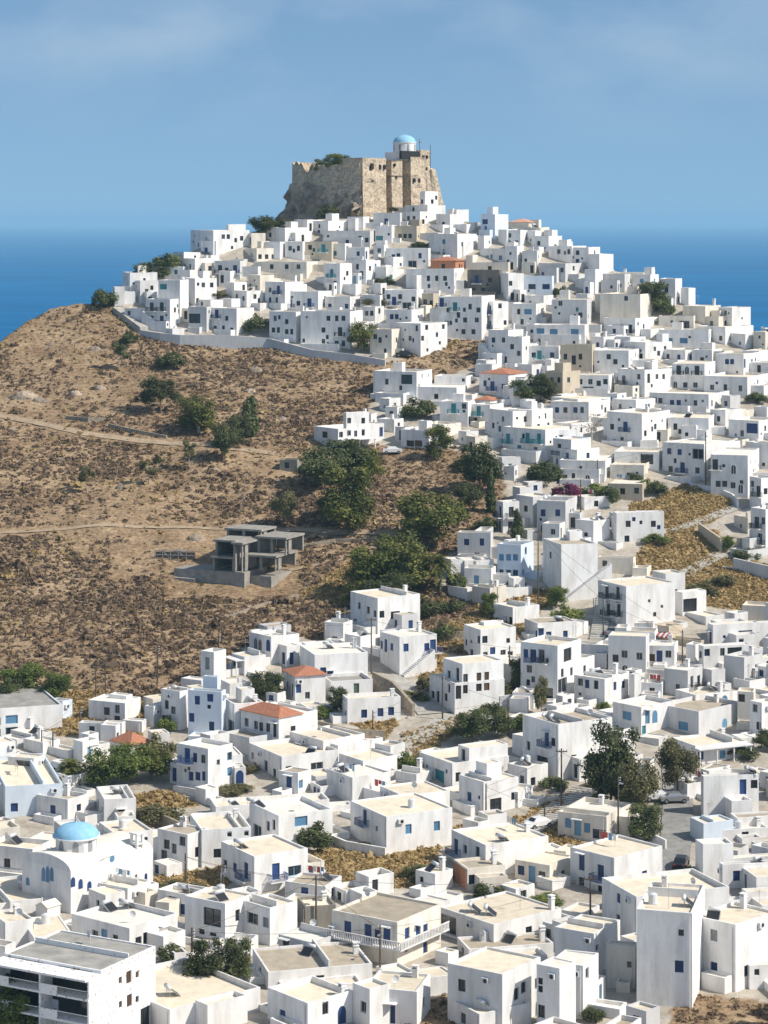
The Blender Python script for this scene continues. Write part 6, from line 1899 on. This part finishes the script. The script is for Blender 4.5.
for r_ in TREE_ROWS.strip().splitlines():
    q = r_.split(); kd, lf = q[0], q[1]; a_ = [float(v) for v in q[2:6]]; f_ = .92 if a_[0] < 300 and a_[1] < 560 else 1; a_[2] *= 1.22*f_; a_[3] *= 1.1*f_
    nm = {'round': 'tree', 'pine': 'pine_tree', 'cypress': 'cypress_tree', 'bush': 'bush', 'sparse': 'tree', 'bare': 'bare_tree'}[kd]
    if lf == 'pink': nm = 'bougainvillea'
    tree(*a_, kd, lf, nm, trunk={'pine': .3, 'bush': .0, 'cypress': .06, 'sparse': .3, 'bare': .3}.get(kd, .14), pale='pale' in q)
palm(440, 592, 40, 48); palm(72, 784, 34, 28)

# trees growing on the castle and at its foot
def castle_tree(px, row, w, h, kind, dy, label):
    Y = 655+dy*1.15; s = FPX/Y
    zb = (HOR-(120+row/CK))*Y/FPX
    e = tree(384, 700, w, h, kind, 'dark' if kind == 'bush' else 'pine', 'bush' if kind == 'bush' else 'tree', trunk=.05)
    sc = s/scale_at(TREES[-1]['P'])
    for c in e.children: c.scale = [v/sc for v in c.scale]; c.location = [v/sc for v in c.location]
    e.location = ((270+px/CK-384)/FPX*Y, Y, zb); TREES[-1].update(label=label, P=Vector(e.location), px=(270+px/CK, 120+row/CK), h=TREES[-1]['h']/sc)
castle_tree(225, 222, 20, 15, 'round', 11, 'smaller of the two trees growing on top of the castle wall')
castle_tree(278, 220, 28, 18, 'round', 9, 'larger of the two trees growing on top of the castle wall')
castle_tree(255, 418, 22, 18, 'bush', -3.5, 'dark bush clinging to the rock beneath the castle')
castle_tree(215, 425, 14, 11, 'bush', -4.5, 'smaller low bush at the shaded bottom of the castle cliff')
castle_tree(525, 390, 12, 6, 'bush', -1.5, 'small bush at the foot of the sunlit castle wall')

# ---------------------------------------------------------------- low scrub and straw
def scatter(name, n, zonef, size, leafs, leafsize, m, seed, kindtxt, urange, yrange, tall=.55):
    g = np.random.default_rng(seed)
    v = g.uniform(*yrange, n); u = g.uniform(*urange, n); Y = depth_of_row(v)
    # even cover of the ground: weight by area
    keep = g.random(n) < (Y/ Y.max())**2*1.0
    u, Y = u[keep], Y[keep]; ok = Y < crest(u)-1; u, Y = u[ok], Y[ok]; X = (u-384)/FPX*Y
    pr = zonef(X, Y, u); k = g.random(len(X)) < pr; X, Y = X[k], Y[k]
    Z = ground_z(X, Y); N = len(X)
    s = size*np.exp(g.normal(size=N)*.38)
    i = np.repeat(np.arange(N), leafs); M_ = len(i)
    d = g.normal(size=(M_, 3)); d[:, 2] = np.abs(d[:, 2]); d /= np.linalg.norm(d, axis=1)[:, None]
    pos = np.stack([X, Y, Z], 1)[i] + d*np.stack([s, s, s*tall], 1)[i]*(.55+.5*g.random(M_))[:, None]
    nr = d + g.normal(size=(M_, 3))*.4; nr /= np.linalg.norm(nr, axis=1)[:, None]
    a = np.cross(nr, g.normal(size=(M_, 3))); a /= np.linalg.norm(a, axis=1)[:, None]; b = np.cross(nr, a)
    q = (leafsize*s[i]*(.6+.8*g.random(M_)))[:, None]
    V = np.stack([pos-a*q-b*q*.6, pos+a*q-b*q*.5, pos+a*q*.8+b*q*.7, pos-a*q*.8+b*q*.6], 1).reshape(-1, 3)
    me = np_mesh(name, V, np.arange(4*M_).reshape(-1, 4), m)
    va = np.clip(.45+.25*g.normal(size=N)[i]+.15*g.normal(size=M_), 0, 1); at_ = me.attributes.new('leafv', 'FLOAT', 'FACE'); at_.data.foreach_set('value', va.astype(np.float32))
    o = tag(link(bpy.data.objects.new(name, me)), kind='stuff'); return o
TR_ = [[(-200, 395), (-60, 408), (0, 416), (40, 424), (80, 433), (130, 440), (180, 444), (230, 449), (275, 454)], [(-150, 540), (-20, 534), (60, 530), (130, 527), (200, 528), (250, 531), (300, 530), (340, 533), (402, 538)]]
def wildf(X, Y, u):
    w, gd = zone(X, Y); v = HOR-FPX*ground_z(X, Y)/Y
    for T_ in TR_:
        ty = np.interp(u, [p[0] for p in T_], [p[1] for p in T_]); inx = (u < T_[-1][0]); w = w*np.where(inx & (np.abs(v-ty) < 4.5), 0, 1)
    b = (u > 165) & (u < 300) & (v > 528) & (v < 598); w = w*np.where(b, 0, 1)
    dens = .20+.15*np.clip((v-500)/100, 0, 1)+.55*vnoise(X/18, Y/22, 51)+.45*vnoise(X/5, Y/5, 52)
    b2 = (u > 110) & (u < 160) & (v > 545) & (v < 580); dens = np.where(b2, dens-.35, dens)
    return np.clip(dens, 0.04, 1)*w*(1-gd)
scatter('scrub', 300000, wildf, .40, 9, .42, M['scrub'], 5, '', (-260, 500), (270, 720))
scatter('large_scrub', 9000, lambda X, Y, u: wildf(X, Y, u)*.35, .85, 26, .30, M['scrub'], 6, '', (-260, 500), (270, 720))
scatter('weeds', 160000, lambda X, Y, u: zone(X, Y)[0]*.35, .28, 7, .36, M['scrub'], 11, '', (360, 800), (460, 1060))
scatter('dry_grass', 520000, lambda X, Y, u: zone(X, Y)[1], .22, 5, .55, M['straw'], 8, '', (-60, 860), (470, 1060), tall=.9)
scatter('dry_weeds', 26000, lambda X, Y, u: zone(X, Y)[0]*np.clip(.25+vnoise(X/9, Y/9, 61), 0, 1), .3, 5, .8, M['straw'], 9, '', (-260, 500), (290, 720), tall=.7)

# ---------------------------------------------------------------- utility poles
POLES = []
def pole(ox, oy, k, x, yt, yb, cross=False, lamp=False, label=None):
    p = at(ox+x/k, oy+yb/k); s = scale_at(p); h = (yb-yt)/k/s
    e = empty('utility_pole', p, random.uniform(-.3, .3))
    mb = MB(); mb.tube((0, 0, -1), (0, 0, h), .14, .09, 8); mb.build('post', M['pole'], e)
    if cross:
        mb = MB(); mb.box(-.8, .8, -.06, .06, h-.5, h-.36)
        for x_ in (-.7, -.25, .25, .7): mb.tube((x_, 0, h-.36), (x_, 0, h-.16), .05, n=6)
        mb.build('crossarm', M['pole'], e)
    else:
        mb = MB()
        for q in range(3): mb.tube((.09, 0, h-.3-.35*q), (.28, 0, h-.3-.35*q), .03, n=5); mb.tube((.28, 0, h-.36-.35*q), (.28, 0, h-.2-.35*q), .05, n=6)
        mb.build('insulators', M['tankm'], e)
    if lamp:
        mb = MB(); mb.tube((0, 0, h-1.2), (.1, -1.0, h-.8), .04, n=6); mb.box(-.02, .24, -1.5, -.95, h-.86, h-.72); mb.build('street_light', M['metal'], e)
    POLES.append(dict(o=e, px=(ox+x/k, oy+(yt+yb)/2/k), top=p+Vector((0, 0, h-.4)), h=h, label=label, P=p, cross=cross, lamp=lamp)); return e
L1_, L2_, L3_, L4_, L5_, L6_, L7_, L8_, F_, G_ = [DATA[n_][0] for n_ in ('L1', 'L2', 'L3', 'L4', 'L5', 'L6', 'L7', 'L8', 'F', 'G')]
for T_, x, yt, yb, c_, l_ in ((L1_, 368, 165, 325, 1, 0), (L1_, 405, 170, 305, 1, 0), (L1_, 605, 95, 240, 0, 0), (L1_, 308, 330, 440, 0, 1), (L1_, 203, 430, 510, 0, 0), (L2_, 135, 190, 325, 0, 0), (L2_, 95, 270, 345, 0, 0), (L2_, 668, 130, 328, 1, 0), (L2_, 673, 455, 562, 0, 1), (L2_, 503, 150, 225, 0, 0),
    (L3_, 240, 290, 460, 0, 1), (L3_, 492, 380, 520, 0, 1), (L3_, 697, 570, 795, 1, 0), (L3_, 407, 705, 850, 0, 0), (L3_, 632, 790, 850, 0, 0), (L3_, 497, 175, 310, 0, 0), (L4_, 452, 110, 245, 0, 1), (L4_, 5, 550, 765, 0, 0), (L8_, 215, -90, 150, 0, 1), (L8_, 112, 280, 450, 1, 0), (L6_, 128, 245, 370, 0, 1), (L6_, 484, 290, 500, 0, 0), (L6_, 730, 480, 668, 0, 1), (L6_, 7, 490, 602, 0, 0),
    (G_, 558, 40, 228, 0, 1), (G_, 137, 200, 362, 0, 0), (F_, 578, 460, 705, 1, 0), (F_, 760, 245, 310, 0, 0), (L5_, 712, 205, 318, 0, 1), (L5_, 738, 490, 600, 0, 0), (G_, 213, 600, 730, 0, 0), (F_, 258, 90, 170, 0, 0), (L1_, 160, 420, 500, 0, 0)):
    pole(*T_, x, yt, yb, c_, l_)
def wire(a, b, sag=.03):
    a, b = POLES[a]['top'], POLES[b]['top']; mb = MB(); n = 10; L_ = (b-a).length; pts = [a.lerp(b, i/n)-Vector((0, 0, L_*sag*4*(i/n)*(1-i/n))) for i in range(n+1)]
    for p, q in zip(pts[:-1], pts[1:]): mb.tube(p, q, .022, n=4, cap=False)
    return mb.build('overhead_wire', M['pole'])
WIRED = {(0, 2), (8, 10), (10, 11), (12, 17), (16, 30), (26, 30)}
for a_, b_, l_ in ((0, 2, 'thin wire strung between the twin poles and lone pole on the dry hill foot'), (8, 10, 'thin wire sagging from the pole by the stone wall to the lane-end pole'), (10, 11, 'thin wire sagging between the lane-end pole and the garden pole'), (12, 17, 'thin wire sagging beside the striped stairway'), (16, 30, 'thin wire crossing before the red striped awning'), (26, 30, 'thin wire running down beside the tallest pole and narrow stairway')):
    tag(wire(a_, b_), l_, 'wire')

# ---------------------------------------------------------------- parked cars
def car(px, py, rz, col, label):
    p = at(px, py); e = empty('parked_car', p, rz); e.location.z += .12
    tag(e, label, 'car')
    prof = [(-2.0, .35), (-2.02, .72), (-1.85, .92), (-1.25, .97), (-.75, 1.40), (.75, 1.43), (1.45, 1.02), (2.0, .86), (2.05, .5), (2.0, .32)]
    def ext(pts, w0, w1, m, nm, par):
        mb = MB(); n = len(pts)
        f = lambda i, sg: (pts[i][0], sg*(w1 if pts[i][1] > 1.2 else w0), pts[i][1])
        mb.poly([f(i, -1) for i in range(n)][::-1] if False else [f(i, -1) for i in range(n)]); mb.poly([f(i, 1) for i in range(n)][::-1])
        for i in range(n): j = (i+1) % n; mb.quad(f(i, -1), f(i, 1), f(j, 1), f(j, -1))
        return mb.build(nm, m, par)
    ext(prof, .82, .66, M[col], 'body', e)
    ext([(-1.12, .98), (-.72, 1.34), (.7, 1.37), (1.28, 1.03)], .79, .68, M['glass'], 'window', e)
    mb = MB(); mb.quad((1.36, -.62, 1.09), (1.36, .62, 1.09), (.80, .56, 1.43), (.80, -.56, 1.43)); mb.build('windscreen', M['glass'], e)
    mb = MB(); mb.quad((-1.22, .62, 1.04), (-1.22, -.62, 1.04), (-.80, -.56, 1.39), (-.80, .56, 1.39)); mb.build('rear_window', M['glass'], e)
    for x in (-1.25, 1.3):
        for y in (-.8, .8):
            mb = MB(); mb.tube((x, y-.1, .32), (x, y+.1, .32), .32, n=14); w = mb.build('wheel', M['black'], e)
            mb = MB(); mb.tube((x, y-.105, .32), (x, y+.105, .32), .18, n=10); mb.build('rim', M['metal'], w)
    for y in (-.6, .6):
        mb = MB(); mb.box(1.96, 2.06, y-.18, y+.18, .62, .76); mb.build('headlight', M['tankm'], e)
        mb = MB(); mb.box(-2.05, -1.97, y-.16, y+.16, .66, .84); mb.build('tail_light', AWN_R, e)
M['car_w'] = mat('car_white', (.75, .75, .75), .25, spec=.6); M['car_s'] = mat('car_silver', (.42, .43, .45), .25, metal=.6, spec=.6); M['car_k'] = mat('car_black', (.02, .02, .025), .2, spec=.6); M['car_b'] = mat('car_blue', (.03, .06, .14), .25, spec=.6)
CARS = []
for px, py, rz, c_, l_ in ((760, 455, 0, 'car_w', 'white car parked on the road above the flat-roofed arched-window house'), (597, 530, .5, 'car_s', 'silver car parked beside the grey house with tall shutters'), (606, 527, .5, 'car_k', 'dark car parked next to a silver one on the small terrace'),
    (468, 383, .1, 'car_s', 'silver car parked beside the house with the low red roof, upper slope'), (404, 357, 0, 'car_k', 'dark car in the shade at the foot of the blank white gable'), (392, 454, .1, 'car_w', 'white car parked on the dirt beside the lone hillside house'), (538, 828, .6, 'car_w', 'white car parked at the foot of the striped stairway'),
    (657, 801, 0.1, 'car_w', 'white car parked at the foot of the street trees'), (674, 803, 0.1, 'car_s', 'silver car parked across the shaded street'), (681, 868, 1.3, 'car_k', 'dark car parked in the street below the shaded bend'), (752, 462, 0.1, 'car_b', 'dark blue car on the road beside the white parked car'), (612, 636, 1.3, 'car_s', 'silver car at the bottom of the narrow stairway')):
    car(px, py, rz, c_, l_)
# ---------------------------------------------------------------- words for every house, tree and pole
MARKS = [((365, 190), 'the castle'), ((260, 346), 'the long retaining wall'), ((518, 222), 'the pink-tiled house'), ((445, 264), 'the rust-red house'), ((484, 282), 'the dark stone house'),
    ((343, 432), 'the lone hillside house'), ((568, 490), 'the magenta bougainvillea'), ((455, 358), 'the upper brown slope'), ((270, 560), 'the concrete frame'), ((72, 865), 'the domed church'),
    ((655, 300), 'the skyline tree'), ((439, 570), 'the tall palm'), ((690, 515), 'the straw plots'), ((590, 545), 'the blank stepped house'), ((562, 812), 'the striped stairway'),
    ((612, 765), 'the tallest tree'), ((677, 835), 'the shaded street'), ((370, 862), 'the straw field'), ((402, 930), 'the balustraded hotel'), ((60, 975), 'the galleried hotel'),
    ((667, 634), 'the striped awning'), ((460, 880), 'the rust-red front'), ((232, 770), 'the arched gate'), ((555, 732), 'the two-garage house'), ((305, 674), 'the orange-roofed house'),
    ((131, 745), 'the courtyard tiled roof'), ((275, 712), 'the hip-roofed house'), ((135, 770), 'the green pines'), ((665, 960), 'the tallest plain house'), ((500, 985), 'the bottom square house'), ((400, 575), 'the green wood'), ((100, 690), 'the twin poles'),
    ((500, 372), 'the low red-roofed house'), ((105, 292), 'the ridge-end tree'), ((200, 415), 'the hillside trees'), ((602, 612), 'the narrow stairway'), ((690, 400), 'the skyline tree'), ((470, 730), 'the garden trees'), ((22, 690), 'the field-edge trees'), ((222, 965), 'the twin dark trees')]
USED = set()
def nth(n): return ('', 'second', 'third', 'fourth', 'fifth', 'sixth', 'seventh', 'eighth', 'ninth', 'tenth', 'eleventh', 'twelfth')[n] if n < 12 else ''
def between(px, own=None):
    ds = sorted(((math.hypot(px[0]-m[0][0], (px[1]-m[0][1])*1.2), m) for m in MARKS), key=lambda t: t[0])
    ds = [t for t in ds if t[0] > 9]
    a = ds[0][1]; ax, ay = a[0]; dx, dy = px[0]-ax, px[1]-ay
    best, bm = -9, None
    for d, m in ds[1:]:
        ex, ey = m[0][0]-ax, m[0][1]-ay; L = math.hypot(ex, ey)
        if m[1] == a[1] or L < 1: continue
        c = (dx*ex+dy*ey)/L/(math.hypot(dx, dy)+1e-6) - L/1400
        if c > best: best, bm = c, m
    return a[1], bm[1], ds[0][0]
COLW = {'q': 'speckled white', 'w': 'white', 'c': 'cream', 'g': 'grey', 'p': 'pale blue', 'e': 'beige', 's': 'stone', 'k': 'dark stone', 't': 'rust-red'}
WINW = {'b': 'blue', 'd': 'dark', 'l': 'pale blue', 't': 'teal', 'w': 'brown', 'v': 'green', 'g': 'grey', 'x': 'white', 'B': 'bright blue'}
NUM = ['no', 'one', 'two', 'three', 'four', 'five', 'six', 'seven', 'eight', 'nine']
def shorten(lab):
    for a, b in ((' with many dark openings', ''), (' with many blue openings', ''), ('two-storey ', ''), (' opening', ''), ('long ', ''), (' with', ','), ('tiny ', '')):
        if len(re.findall(r"[A-Za-z0-9'-]+", lab)) <= 16: break
        if lab.count(a): lab = lab.replace(a, b, 1)
    return lab
def finish(items, group_of):
    by = {}
    for it in items:
        a, b, d = between(it['px']); by.setdefault((it['look'], a, b), []).append((d, it))
    for (look, a, b), lst in by.items():
        lst.sort(key=lambda t: t[0])
        for n, (d, it) in enumerate(lst):
            if len(lst) == 1: lab = f'{look} beside {a} towards {b}'
            else: lab = f'{look}, {("first" if n == 0 else nth(n) or "last")} from {a} towards {b}'
            lab = shorten(lab); k = n
            while lab in USED: k += 1; lab = f'{look}, {nth(k) or "far"} one from {a} towards {b}'
            lab = shorten(lab)
            USED.add(lab); tag(it['o'], lab, it['cat'], group_of(it), 'thing')
def house_look(H):
    big = H['h']; st = 'low' if H['h'] < 2.3 else ('' if H['st'] == 1 else ('two-storey' if H['st'] == 2 else 'tall'))
    sz = 'tiny' if max(H['L1'], H['L2']) < 4 else ('long' if max(H['L1'], H['L2']) > 13 else '')
    n = H['nwin']; f = ''
    nm = 'building' if H['name'] == 'hotel' else 'house'
    if 'awning' in H['feats']: f = 'with an awning'
    elif H['narch']: f = 'with an arched opening'
    elif H['nb'] and H['col']: f = f"with {WINW[H['col']]} balcon{'ies' if H['nb'] > 1 else 'y'}"
    elif n == 0: f = 'with blank walls'
    elif n <= 9: f = f"with {NUM[n]} {WINW.get(H['col'], '')} opening{'s' if n > 1 else ''}"
    else: f = f"with many {WINW.get(H['col'], '')} openings"
    return ' '.join(w for w in (sz, st, COLW[H['wall']], nm, f) if w)
todo = []
for H in HOUSES:
    o = H['o']; cat = {'hotel': 'hotel', 'shed': 'shed'}.get(H['name'], 'house')
    grp = 'white houses climbing the hill below the castle' if H['px'][1] < 480 else 'white houses of the lower town'
    if H['note']:
        lab = H['note']; USED.add(lab); tag(o, lab, cat, grp, 'thing')
    else: todo.append(dict(o=o, px=H['px'], look=house_look(H), cat=cat, grp=grp))
finish(todo, lambda it: it['grp'])
LEAFW = {'dark': 'dark green', 'pine': 'olive green', 'green': 'bright green', 'olive': 'grey-green', 'pink': 'magenta', 'dry': 'bare brown'}
todo = []
for t in TREES:
    kd = {'bush': 'bush', 'cypress': 'slim upright tree', 'sparse': 'thin pale-trunked tree', 'bare': 'leafless tree', 'palm': 'palm'}.get(t['kind'], 'tree')
    if t['name'] == 'pine_tree': kd = 'pine tree'
    if t['leaf'] == 'pink': kd = 'bougainvillea'
    cat = {'bush': 'bush'}.get(t['kind'], 'tree')
    if t['label']: tag(t['o'], t['label'], cat, None, 'thing'); continue
    sz = 'small' if t['wpx'] < 22 else ('large' if t['wpx'] > 42 else '')
    grp = 'trees of the brown hillside' if (t['px'][0] < 300 and t['px'][1] < 560) else ('trees of the green gully wood' if 300 < t['px'][0] < 520 and 440 < t['px'][1] < 610 else 'trees and bushes among the houses')
    todo.append(dict(o=t['o'], px=t['px'], look=' '.join(w for w in (sz, LEAFW[t['leaf']] if t['kind'] != 'bare' else 'bare brown', kd if t['kind'] != 'bare' else 'tree') if w), cat='shrub' if t['leaf'] == 'pink' else cat, grp=grp))
finish(todo, lambda it: it['grp'])
todo = []
for p in POLES:
    look = ('tall ' if p['h'] > 12 else '') + 'dark utility pole' + (' with a crossarm' if p['cross'] else ' with a lamp' if p['lamp'] else '')
    todo.append(dict(o=p['o'], px=p['px'], look=look, cat='utility pole'))
finish(todo, lambda it: 'dark utility poles of the town')
done_ = set(); todo = []
for i, p in enumerate(POLES):
    near_ = sorted((((p['top']-q['top']).length, j) for j, q in enumerate(POLES) if j != i))[:2]
    for d, j in near_:
        k_ = (min(i, j), max(i, j))
        if 4 < d < 70 and k_ not in done_ and k_ not in WIRED:
            done_.add(k_); w = wire(i, j, .02); m_ = (POLES[i]['top']+POLES[j]['top'])/2; todo.append(dict(o=w, px=to_px(m_), look='thin overhead wire sagging between poles', cat='wire'))
finish(todo, lambda it: 'overhead wires between the poles')
# any repeat left over
seen = {}
for o in COL.objects:
    if o.parent is None and o.type in ('MESH', 'EMPTY') and o.get('kind') not in ('structure', 'stuff') and 'label' in o:
        if not o.get('kind'): o['kind'] = 'thing'
        seen.setdefault(o['label'], []).append(o.name)
print('DUPES', [v for v in seen.values() if len(v) > 1], 'LONG', [l for l in seen if len(l.split()) > 16])
